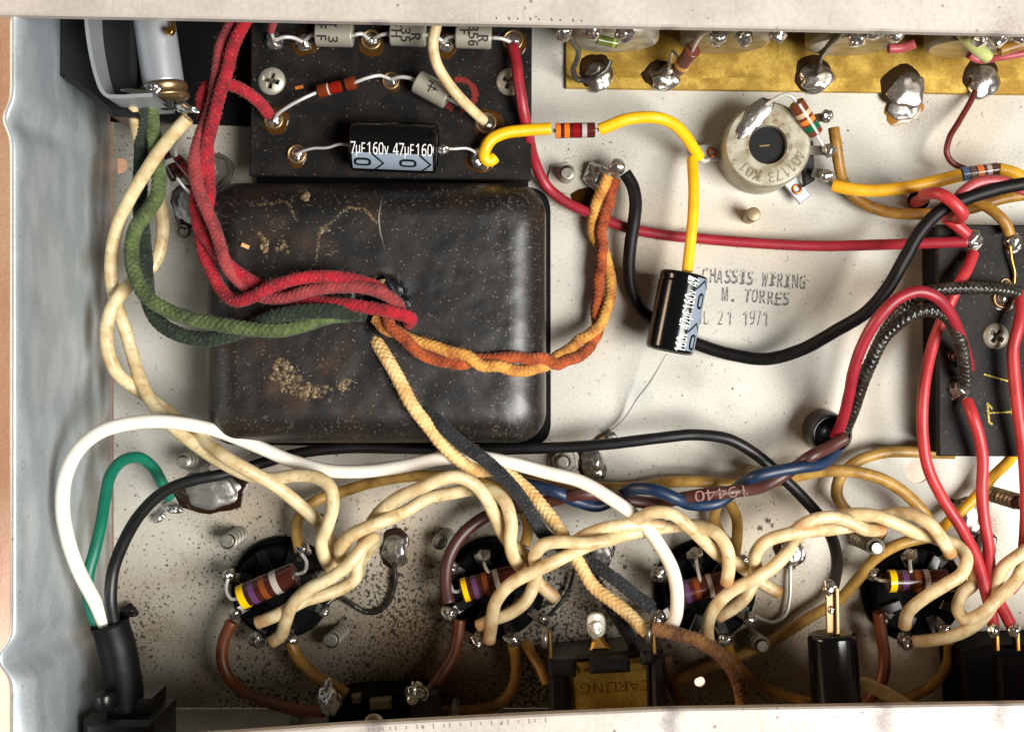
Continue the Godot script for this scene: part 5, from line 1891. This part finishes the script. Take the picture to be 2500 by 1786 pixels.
func build_wires() -> void:
	# around the fibre board
	wire("cream_wire", "short cream wire crossing the black board from the rim", "cream", 13.5, [1070, 30, 28, 1064, 66, 27, 1057, 105, 26, 1064, 150, 25, 1085, 190, 24, 1112, 226, 23, 1146, 262, 20, 1180, 294, 15])
	wire("red_wire_stub", "short faded red wire stub entering the board's corner eyelet", "pink", 11, [668, 40, 24, 664, 60, 21, 660, 74, 18], [[660, 72, 18.4, 664, 86, 16.5, 668, 96, 15]])
	wire("yellow_wire", "bright yellow wire from the board eyelet to the orange-banded resistor", "yellow", 15, [1208, 384, 15, 1192, 394, 15.5, 1182, 384, 16, 1186, 360, 17, 1200, 340, 17, 1228, 326, 17, 1280, 318, 16.5, 1344, 314, 16])
	wire("yellow_wire", "bright yellow wire arching from orange-banded resistor to control can", "yellow", 15, [1464, 316, 16, 1490, 306, 16.5, 1520, 294, 17, 1560, 287, 17, 1602, 287, 17, 1640, 300, 15, 1668, 325, 12, 1690, 356, 9, 1708, 384, 6], [[1706, 380, 6, 1720, 392, 5, 1732, 388, 4.5]])
	wire("yellow_wire", "bright yellow wire dropping straight into the standing capacitor", "yellow", 13.5, [1690, 388, 7, 1692, 420, 9, 1694, 470, 11, 1692, 530, 12, 1685, 600, 12.5, 1678, 662, 13])
	wire("red_wire", "long plain red wire swooping from board to far board", "red", 13.5, [1252, 112, 15.5, 1260, 150, 17, 1266, 200, 17.5, 1276, 260, 17, 1290, 330, 13, 1306, 395, 7, 1336, 455, 3.5, 1380, 492, 3, 1440, 520, 3.2, 1520, 552, 3.5, 1600, 570, 3.5, 1720, 583, 3.5, 1860, 594, 4.5, 2000, 600, 6, 2120, 598, 9, 2240, 594, 13, 2362, 590, 15.5])
	# red cloth bundle
	bundle("red_cloth_wires", "pair of fuzzy crimson cloth wires running from rim to transformer top", [
		["redcloth", 15.5, [612, 30, 31, 592, 64, 31, 570, 108, 31, 554, 172, 31, 538, 222, 31, 524, 277, 30.5, 508, 340, 29, 493, 400, 27, 481, 450, 25.5, 477, 510, 25, 486, 556, 25.5, 508, 590, 26.5, 540, 630, 27.5, 576, 662, 28, 616, 688, 27, 660, 708, 25, 715, 724, 24.5, 785, 737, 25.5, 846, 743, 27, 908, 752, 28, 966, 764, 28, 1000, 774, 26.5, 996, 790, 22]],
		["rosecloth", 15, [582, 30, 29, 562, 64, 29, 541, 108, 29, 530, 172, 29, 519, 246, 29, 501, 300, 28, 484, 345, 28, 474, 395, 28.5, 476, 436, 29.5, 489, 478, 30, 506, 518, 30, 523, 556, 30, 537, 600, 30, 552, 648, 29.5, 588, 690, 27, 632, 722, 25.5, 690, 728, 27, 754, 709, 28, 831, 700, 28.5, 893, 703, 28.5, 939, 718, 28, 970, 740, 26, 978, 764, 22]]])
	wire("red_cloth_wire", "third crimson cloth wire looping from eyelet to join the red pair", "redcloth", 15, [656, 280, 15, 640, 258, 18, 614, 234, 22, 580, 213, 24.5, 545, 203, 25.5, 512, 206, 26, 492, 234, 26, 498, 292, 26, 506, 354, 25.5, 508, 416, 25, 510, 476, 25, 500, 530, 24.5, 490, 580, 24.5, 497, 620, 25, 517, 664, 25.5, 540, 708, 26, 572, 734, 27.5, 616, 724, 29.5, 662, 700, 30.5, 723, 681, 30, 800, 674, 29, 862, 682, 28, 908, 695, 26, 938, 712, 22])
	bundle("green_cloth_wires", "dark and mossy green cloth wires twisted together left of transformer", [
		["greencloth", 18, [356, 238, 36, 350, 280, 31, 347, 340, 24, 344, 400, 20, 341, 462, 18, 342, 520, 17, 348, 570, 18, 354, 631, 20, 357, 690, 21, 364, 742, 21, 388, 786, 22.5, 432, 814, 24, 493, 828, 24.5, 554, 820, 25, 606, 800, 24.5, 650, 780, 27.5, 700, 766, 29, 785, 759, 28.5, 840, 762, 27, 884, 768, 23]],
		["mosscloth", 17.5, [366, 250, 34, 372, 310, 28, 380, 370, 25, 387, 425, 24, 384, 476, 24, 356, 522, 24, 331, 556, 24, 321, 600, 24, 323, 646, 25, 338, 694, 26, 362, 728, 27, 404, 755, 27.5, 462, 777, 28, 539, 792, 28.5, 616, 803, 29, 692, 805, 28.5, 750, 790, 26.5, 800, 774, 24.5, 850, 768, 22]]])
	wire("cream_wire", "thin grubby cream wire hanging from the lamp socket's lug", "cream", 13, [322, 236, 38, 324, 270, 34, 332, 320, 26, 342, 384, 16])
	wire("cream_wire", "thick cream wire with scorched cut end below the lamp socket", "cream", 16.5, [458, 288, 31, 430, 318, 30, 392, 364, 28, 352, 424, 26, 314, 488, 24, 286, 552, 22, 272, 620, 20, 272, 690, 18, 282, 740, 17, 300, 790, 15, 318, 850, 14, 340, 920, 15, 372, 985, 17, 420, 1040, 18, 480, 1088, 19, 545, 1130, 19, 610, 1160, 19, 660, 1168, 20, 720, 1160, 21, 775, 1166, 22, 806, 1190, 23, 812, 1230, 23, 800, 1280, 22, 784, 1320, 20, 794, 1365, 17, 812, 1392, 14])
	wire("cream_wire", "cream wire hugging the green cloth wires then the thicker cream", "cream", 16.5, [382, 470, 12, 396, 530, 11, 394, 590, 11, 378, 640, 11, 340, 676, 13, 304, 706, 20, 276, 744, 22, 261, 790, 22, 260, 840, 22, 276, 894, 21, 314, 936, 15, 360, 968, 13, 412, 1006, 13, 466, 1046, 15, 512, 1086, 21, 560, 1122, 24, 610, 1150, 23, 670, 1184, 20, 724, 1226, 18, 770, 1268, 17, 802, 1306, 16, 822, 1350, 15, 826, 1384, 14])
	# orange pair and its lug
	twist("orange_cloth_wires", "rust and maize cloth wires curling from transformer to gold lug", ["rustcloth", "maizecloth"], 14, [926, 768, 23, 956, 806, 25, 1000, 836, 25.5, 1060, 862, 25.5, 1140, 880, 25, 1230, 888, 24, 1310, 886, 20, 1380, 872, 14, 1430, 836, 9, 1458, 790, 6, 1474, 730, 5, 1476, 670, 4.5, 1466, 610, 4.5, 1458, 560, 4.5, 1466, 510, 4.5, 1482, 470, 5, 1496, 432, 5.5], 0.038, 0.4, 0.6)
	wire("black_wire", "thick black wire sweeping under the standing capacitor to the frame edge", "black", 16, [1526, 422, 6, 1544, 452, 6, 1552, 490, 6.5, 1548, 540, 7, 1539, 600, 6, 1536, 660, 5, 1544, 712, 4, 1566, 754, 3.5, 1604, 786, 3, 1660, 820, 2.5, 1720, 846, 3, 1790, 866, 4, 1870, 876, 6, 1950, 856, 9, 2040, 808, 13, 2120, 758, 17, 2170, 700, 19, 2210, 630, 20, 2250, 562, 21, 2300, 512, 22, 2356, 486, 22, 2440, 460, 22, 2560, 440, 22])
	# tan and black cloth pair
	wire("tan_cloth_wire", "tan cloth-covered wire running from transformer down past the sockets", "tancloth", 16, [912, 806, 17, 918, 832, 21, 946, 878, 24, 974, 926, 25, 1002, 982, 25, 1044, 1038, 23, 1096, 1100, 21, 1160, 1146, 18, 1226, 1150, 15, 1280, 1188, 15, 1330, 1244, 16, 1372, 1302, 17, 1412, 1372, 17, 1450, 1432, 17, 1494, 1466, 18, 1530, 1494, 19, 1566, 1530, 21, 1584, 1546, 22])
	wire("black_cloth_wire", "black cloth-covered wire crossing over the tan cloth wire", "inkcloth", 16, [1040, 1000, 21, 1080, 1040, 23, 1124, 1080, 24, 1186, 1124, 24, 1246, 1182, 23, 1290, 1242, 20, 1330, 1306, 17, 1380, 1340, 14, 1440, 1372, 15, 1500, 1412, 18, 1550, 1452, 19, 1592, 1484, 19])
	wire("dark_cloth_wire", "darkened cloth wire dropping to the switch from the tan one", "inkcloth", 15, [1424, 1372, 10, 1460, 1430, 9, 1490, 1480, 9, 1522, 1530, 10, 1548, 1570, 12])
	wire("brown_cloth_wire", "tobacco-brown cloth wire bending from the switch to the rim", "tobaccocloth", 17, [1590, 1532, 23, 1640, 1544, 23, 1700, 1562, 22, 1752, 1592, 21, 1790, 1636, 20, 1810, 1690, 18, 1812, 1760, 16])
	wire("tan_cloth_wire", "tan cloth wire end disappearing behind the switch", "tobaccocloth", 14, [1624, 1600, 10, 1636, 1650, 8, 1656, 1700, 7, 1690, 1750, 6])
	# mains leads
	wire("white_wire", "white mains wire arching from the cord across to third socket", "white", 17, [258, 1530, 31, 232, 1470, 33, 196, 1402, 37, 166, 1320, 41, 152, 1240, 43, 160, 1160, 43, 190, 1098, 41, 240, 1056, 37, 310, 1034, 32, 380, 1028, 27, 450, 1034, 22, 530, 1052, 17, 620, 1086, 16, 710, 1124, 16, 800, 1148, 16, 890, 1150, 16, 980, 1138, 17, 1070, 1120, 18, 1150, 1114, 18, 1240, 1128, 18, 1330, 1152, 17, 1420, 1176, 17, 1490, 1216, 18, 1560, 1268, 18, 1610, 1330, 19, 1644, 1396, 20, 1654, 1460, 20, 1644, 1520, 19, 1628, 1540, 18])
	wire("green_wire", "glossy green ground wire looping up out of the mains cord", "green", 14.5, [238, 1530, 30, 216, 1466, 31, 214, 1410, 31, 230, 1346, 30, 246, 1280, 28, 256, 1216, 25, 268, 1162, 22, 296, 1126, 18, 336, 1116, 14, 372, 1140, 10, 396, 1180, 7, 414, 1216, 4.5])
	wire("black_wire", "glossy black mains wire running from cord across under transformer edge", "jet", 14.5, [280, 1532, 31, 270, 1470, 33, 274, 1400, 33, 300, 1326, 30, 344, 1252, 25, 400, 1200, 20, 470, 1172, 14, 540, 1158, 9, 620, 1136, 5.5, 720, 1108, 5, 830, 1094, 5, 960, 1094, 5, 1100, 1097, 5, 1240, 1096, 6, 1380, 1091, 8, 1500, 1082, 10, 1600, 1070, 11, 1700, 1061, 11, 1780, 1072, 11, 1850, 1112, 10, 1910, 1164, 9, 1966, 1220, 9, 2006, 1266, 10, 2034, 1320, 13, 2044, 1376, 18, 2034, 1430, 23], [[2035, 1426, 23, 2030, 1446, 24]])
	# blue and brown pair
	var bw := wire("brown_wire", "brown wire marked 19440 twisted with the blue wire", "umber", 15.5, [2066, 1068, 13, 2034, 1086, 14, 1980, 1114, 17, 1922, 1154, 13, 1870, 1184, 14, 1800, 1198, 20, 1722, 1206, 20, 1662, 1216, 18, 1600, 1228, 11, 1540, 1222, 11, 1480, 1208, 15, 1414, 1206, 16, 1354, 1220, 12, 1290, 1234, 10, 1220, 1246, 9, 1170, 1270, 9, 1124, 1310, 10, 1096, 1360, 11, 1088, 1420, 12, 1096, 1474, 13])
	var g := Geo.new()
	var o := W(1762, 1204, 21.9)
	flat_text(g, "19440", px(27, 21), o, Vector3(-1, 0, 0.12).normalized(), Vector3(0.12, 0, 1).normalized(), rgb(132, 92, 84), false, 1.45, false, 0.00003, 0.2)
	put(g, "printed_number", "print", bw)
	wire("blue_wire", "dark blue wire twisted with the brown wire across the floor", "blue", 15.5, [2042, 1098, 12, 2016, 1126, 14, 1954, 1140, 18, 1896, 1150, 19, 1846, 1162, 19, 1800, 1192, 13, 1754, 1226, 12, 1700, 1232, 14, 1650, 1216, 20, 1600, 1196, 20, 1552, 1192, 17, 1510, 1212, 11, 1462, 1234, 11, 1410, 1224, 13, 1356, 1200, 15, 1306, 1186, 13, 1260, 1180, 10])
	# dull yellow wires on the floor
	wire("dull_yellow_wire", "ochre wire rising from first socket then running along the floor", "dull", 14, [732, 1346, 10, 724, 1300, 9, 732, 1256, 8, 772, 1222, 7, 830, 1202, 6, 900, 1180, 6, 970, 1166, 6, 1050, 1161, 6, 1124, 1166, 6, 1190, 1182, 6, 1240, 1208, 6, 1278, 1246, 7, 1290, 1290, 7, 1280, 1332, 8])
	wire("dull_yellow_wire", "long pale ochre wire running under the blue and brown pair", "dull", 14.5, [1262, 1180, 4, 1320, 1176, 4, 1400, 1182, 4, 1480, 1190, 4, 1560, 1188, 4, 1640, 1176, 5, 1720, 1176, 6, 1800, 1184, 5, 1870, 1180, 6, 1940, 1164, 8, 2010, 1150, 10, 2090, 1152, 11, 2160, 1172, 11, 2220, 1212, 11, 2262, 1260, 11, 2286, 1316, 11])
	wire("dull_yellow_wire", "ochre wire looping from under far board into fourth socket", "dull", 14.5, [2330, 1106, 3, 2284, 1105, 3, 2220, 1102, 4, 2150, 1106, 5, 2090, 1128, 5, 2052, 1164, 5, 2044, 1208, 6, 2066, 1246, 6, 2110, 1280, 6, 2160, 1310, 8])
	wire("dull_yellow_wire", "short ochre loop end above the third socket, nearer the transformer", "dull", 14, [1752, 1228, 4, 1744, 1264, 5, 1756, 1300, 6, 1776, 1324, 8])
	wire("dull_yellow_wire", "short ochre drop above the third socket, beside the cream pair", "dull", 13.5, [1782, 1226, 4, 1798, 1262, 5, 1800, 1310, 8, 1794, 1356, 10], [[1794, 1352, 10, 1804, 1368, 9]])
	wire("dull_yellow_wire", "ochre wire from first socket down to the jack's solder", "amber", 14.5, [706, 1566, 9, 726, 1604, 9, 762, 1642, 11, 806, 1668, 14, 846, 1694, 15])
	wire("dull_yellow_wire", "ochre wire bending down from second socket along the rim", "amber", 14.5, [1250, 1564, 9, 1260, 1612, 8, 1256, 1668, 7, 1228, 1710, 6, 1176, 1730, 6, 1120, 1736, 6, 1076, 1736, 7])
	wire("dull_yellow_wire", "ochre wire slanting from second socket into the switch", "amber", 13, [1278, 1562, 9, 1302, 1602, 10, 1324, 1640, 12, 1336, 1670, 13])
	wire("dull_yellow_wire", "ochre wire bowing from fourth socket left towards the switch", "dull", 14, [2262, 1312, 12, 2196, 1328, 12, 2138, 1362, 10, 2094, 1414, 8, 2044, 1468, 6, 1984, 1502, 5, 1922, 1542, 4, 1860, 1576, 4, 1796, 1604, 4, 1720, 1632, 4, 1650, 1662, 4])
	wire("dull_yellow_wire", "ochre wire from third socket sagging to the fuse holder", "amber", 13.5, [1772, 1566, 9, 1796, 1616, 7, 1844, 1662, 6, 1900, 1690, 6, 1980, 1714, 8, 2020, 1720, 9])
	wire("dull_yellow_wire", "ochre wire curving below fourth socket to the rim", "amber", 13.5, [2314, 1560, 9, 2318, 1600, 8, 2304, 1642, 7, 2266, 1680, 6, 2210, 1706, 5, 2150, 1724, 5])
	wire("pale_yellow_wire", "bright pale yellow wire leaving the fuse holder's side", "pale", 17, [2082, 1672, 20, 2110, 1670, 21, 2146, 1684, 20, 2190, 1708, 18, 2240, 1738, 16, 2290, 1770, 14])
	wire("golden_wire", "golden wire rising past the paired red wires to the frame edge", "gold", 13.5, [2520, 1000, 14, 2486, 1064, 12, 2474, 1110, 9, 2424, 1164, 6, 2370, 1226, 5, 2322, 1268, 6, 2284, 1306, 9])
	# brown wires
	wire("brown_wire", "brown wire bowing from first socket down to the jack", "brown", 15, [566, 1518, 10, 546, 1562, 10, 542, 1612, 10, 562, 1658, 10, 606, 1694, 11, 664, 1716, 13, 730, 1732, 15, 790, 1736, 16])
	wire("brown_wire", "rusty brown wire from second socket down behind the jack", "brown", 15, [1122, 1512, 10, 1116, 1560, 10, 1102, 1608, 10, 1076, 1650, 11, 1048, 1690, 12])
	wire("brown_wire", "brown wire from fourth socket down behind the fuse holder", "brown", 15, [2146, 1494, 10, 2152, 1546, 9, 2160, 1600, 8, 2154, 1656, 8, 2126, 1702, 7, 2096, 1736, 7])
	# right side
	wire("golden_wire", "golden wire from the control can to the blue-banded resistor", "gold", 16, [2034, 452, 9, 2070, 460, 10, 2130, 465, 11, 2200, 459, 12, 2270, 446, 12, 2346, 427, 12])
	wire("golden_wire", "short golden wire from blue-banded resistor to the frame edge", "gold", 16, [2438, 413, 12, 2470, 420, 12, 2510, 440, 12, 2560, 470, 12])
	wire("dull_yellow_wire", "mustard wire from control can dipping under the golden wire", "amber", 14, [2036, 312, 9, 2042, 352, 9, 2048, 396, 8, 2058, 440, 6, 2082, 476, 4, 2120, 502, 4, 2170, 518, 4, 2230, 522, 5, 2300, 520, 6, 2380, 506, 8, 2450, 484, 9, 2560, 470, 10])
	wire("dull_yellow_wire", "mustard wire dropping to the bright solder on the far board", "amber", 14, [2352, 474, 12, 2394, 496, 14, 2432, 520, 16, 2456, 546, 16, 2466, 572, 15.5])
	wire("pink_wire", "dusty pink wire running above the black one to frame edge", "pink", 15, [2330, 498, 20, 2352, 470, 21, 2390, 446, 21, 2440, 442, 21, 2490, 458, 21, 2560, 486, 21])
	wire("coral_wire", "coral red wire knotted round the black wire above far board", "coral", 15, [2236, 494, 2, 2254, 484, 12, 2268, 472, 22, 2298, 474, 26, 2330, 496, 27, 2350, 520, 26, 2344, 532, 23, 2318, 528, 18, 2312, 530, 17, 2332, 546, 17, 2362, 572, 16])
	wire("coral_wire", "coral red wire from far board's solder down past fourth socket", "coral", 14.5, [2377, 618, 15, 2362, 656, 17, 2342, 694, 18, 2318, 742, 17, 2296, 792, 16, 2276, 850, 16, 2259, 930, 17, 2253, 1000, 17, 2254, 1066, 16, 2266, 1140, 15, 2302, 1216, 15, 2350, 1292, 15, 2384, 1360, 16, 2404, 1430, 17, 2422, 1500, 18, 2428, 1536, 19])
	wire("coral_wire", "coral red wire from waxed wire's solder down to edge switch", "coral", 14.5, [2362, 978, 16, 2374, 1010, 18, 2390, 1060, 18, 2400, 1120, 17, 2398, 1200, 16, 2404, 1270, 15, 2414, 1330, 15, 2418, 1390, 16, 2432, 1450, 17, 2456, 1500, 18, 2478, 1540, 19])
	wire("coral_wire", "coral red wire hanging along the frame's right edge", "coral", 15, [2488, 714, 15, 2494, 750, 17, 2488, 792, 18, 2474, 850, 18, 2476, 900, 18, 2486, 1000, 18, 2500, 1110, 17, 2506, 1220, 16, 2502, 1330, 15, 2490, 1410, 15, 2466, 1440, 14])
	wire("red_wire", "shiny red wire arching from the grommet over far board", "red", 14.5, [2040, 1066, 10, 2056, 1030, 14, 2074, 960, 20, 2086, 900, 24, 2108, 838, 27, 2148, 772, 30, 2194, 728, 31, 2246, 711, 31, 2288, 726, 30, 2322, 768, 27, 2342, 812, 23, 2358, 860, 18, 2366, 900, 14])
	wire("waxed_black_wire", "waxy black braided wire arching beside the shiny red wire", "tar", 16, [2058, 1054, 10, 2080, 1010, 14, 2100, 950, 18, 2124, 890, 22, 2168, 812, 25, 2216, 774, 27, 2270, 757, 27, 2308, 770, 26, 2338, 814, 23, 2352, 866, 20, 2358, 936, 16])
	wire("waxed_black_wire", "waxy black braided wire rising steeply then running level right", "tar", 15, [2066, 1048, 8, 2090, 980, 10, 2128, 880, 13, 2168, 800, 16, 2214, 744, 19, 2268, 712, 21, 2330, 704, 21, 2400, 703, 20, 2452, 706, 18, 2484, 714, 16])


# heater wiring between the sockets: loosely twisted cream pairs, drawn strand by strand
func heater(label: String, strands: Array) -> void:
	var first: Array = strands[0]
	var top := thing("cream_heater_wires", label, "wires", at(first[0], first[1], first[2]), "cream twisted pairs between the valve sockets")
	for s in strands:
		var g := Geo.new()
		var path := smooth_path(s, 0.0007)
		var lk := look("cream")
		lk.burn = rgb(176, 118, 62)
		tube(g, path, px(16, 16), 14, lk)
		put(g, "strand", "wire_plastic", top)


func build_heaters() -> void:
	heater("cream twisted pair bridging first and second valve sockets", [
		[628, 1520, 16, 664, 1506, 17, 704, 1486, 17, 742, 1466, 16, 790, 1452, 15, 840, 1432, 14, 868, 1410, 14, 872, 1370, 14, 886, 1330, 14, 908, 1276, 16, 934, 1242, 19, 976, 1212, 22, 1034, 1188, 24, 1076, 1170, 25, 1116, 1164, 25, 1152, 1178, 24, 1184, 1212, 22, 1206, 1254, 20, 1226, 1298, 18, 1250, 1330, 16, 1276, 1350, 15, 1288, 1392, 15, 1312, 1420, 14, 1336, 1444, 13, 1356, 1460, 12],
		[664, 1566, 14, 684, 1552, 15, 696, 1520, 17, 712, 1478, 19, 750, 1440, 21, 810, 1408, 22, 858, 1370, 22, 884, 1336, 21, 902, 1318, 20, 870, 1376, 8, 850, 1378, 12, 836, 1362, 17, 832, 1336, 20, 850, 1312, 21, 892, 1288, 22, 944, 1268, 21, 996, 1244, 18, 1044, 1216, 17, 1100, 1204, 17, 1160, 1194, 17, 1204, 1198, 19, 1234, 1226, 21, 1248, 1272, 22, 1246, 1330, 20, 1256, 1364, 18, 1274, 1388, 16]])
	heater("cream twisted pair bridging second and third valve sockets", [
		[1194, 1566, 13, 1200, 1520, 15, 1210, 1470, 18, 1246, 1426, 21, 1306, 1394, 22, 1356, 1370, 22, 1404, 1346, 20, 1440, 1330, 18, 1490, 1312, 16, 1530, 1286, 17, 1560, 1266, 20, 1596, 1250, 23, 1640, 1254, 24, 1680, 1284, 23, 1720, 1322, 21, 1752, 1352, 19, 1790, 1370, 16, 1820, 1390, 15, 1846, 1412, 14, 1876, 1432, 13, 1902, 1446, 12],
		[1166, 1528, 13, 1204, 1512, 14, 1250, 1494, 15, 1284, 1466, 15, 1304, 1426, 15, 1310, 1388, 17, 1306, 1356, 20, 1326, 1330, 22, 1372, 1322, 23, 1424, 1326, 23, 1476, 1320, 22, 1524, 1306, 18, 1580, 1294, 17, 1650, 1284, 17, 1706, 1284, 20, 1750, 1302, 22, 1776, 1340, 23, 1780, 1384, 22, 1774, 1424, 20],
		[1392, 1332, 17, 1430, 1306, 19, 1480, 1288, 20, 1550, 1281, 19, 1620, 1282, 17]])
	heater("cream twisted pair bridging third and fourth valve sockets", [
		[1730, 1566, 13, 1728, 1530, 15, 1744, 1484, 18, 1790, 1440, 20, 1840, 1414, 21, 1890, 1382, 21, 1924, 1346, 20, 1940, 1316, 17, 1980, 1286, 16, 2040, 1264, 17, 2092, 1254, 21, 2136, 1258, 22, 2180, 1274, 22, 2226, 1296, 21, 2258, 1306, 19, 2300, 1316, 17, 2340, 1334, 18, 2360, 1360, 20, 2352, 1396, 20, 2310, 1426, 20, 2256, 1460, 19, 2218, 1494, 17, 2210, 1528, 14],
		[1752, 1506, 13, 1788, 1486, 14, 1818, 1460, 15, 1838, 1424, 15, 1846, 1388, 17, 1844, 1354, 20, 1866, 1324, 22, 1920, 1304, 23, 1980, 1296, 22, 2040, 1290, 19, 2096, 1280, 18, 2140, 1262, 17, 2190, 1254, 18, 2234, 1256, 22, 2270, 1278, 24, 2298, 1312, 23, 2322, 1352, 20],
		[1936, 1300, 22, 1968, 1276, 23, 2020, 1262, 23, 2072, 1272, 22, 2112, 1292, 21, 2154, 1292, 18]])
	heater("cream twisted pair leaving fourth valve socket for the frame edge", [
		[2230, 1566, 14, 2290, 1560, 16, 2352, 1542, 18, 2398, 1510, 19, 2426, 1466, 18, 2432, 1430, 17, 2446, 1390, 18, 2490, 1354, 19, 2560, 1310, 18],
		[2372, 1376, 13, 2380, 1420, 14, 2350, 1450, 15, 2340, 1488, 17, 2358, 1512, 19, 2392, 1500, 20, 2440, 1458, 20, 2480, 1418, 18, 2504, 1376, 17, 2560, 1330, 16]])
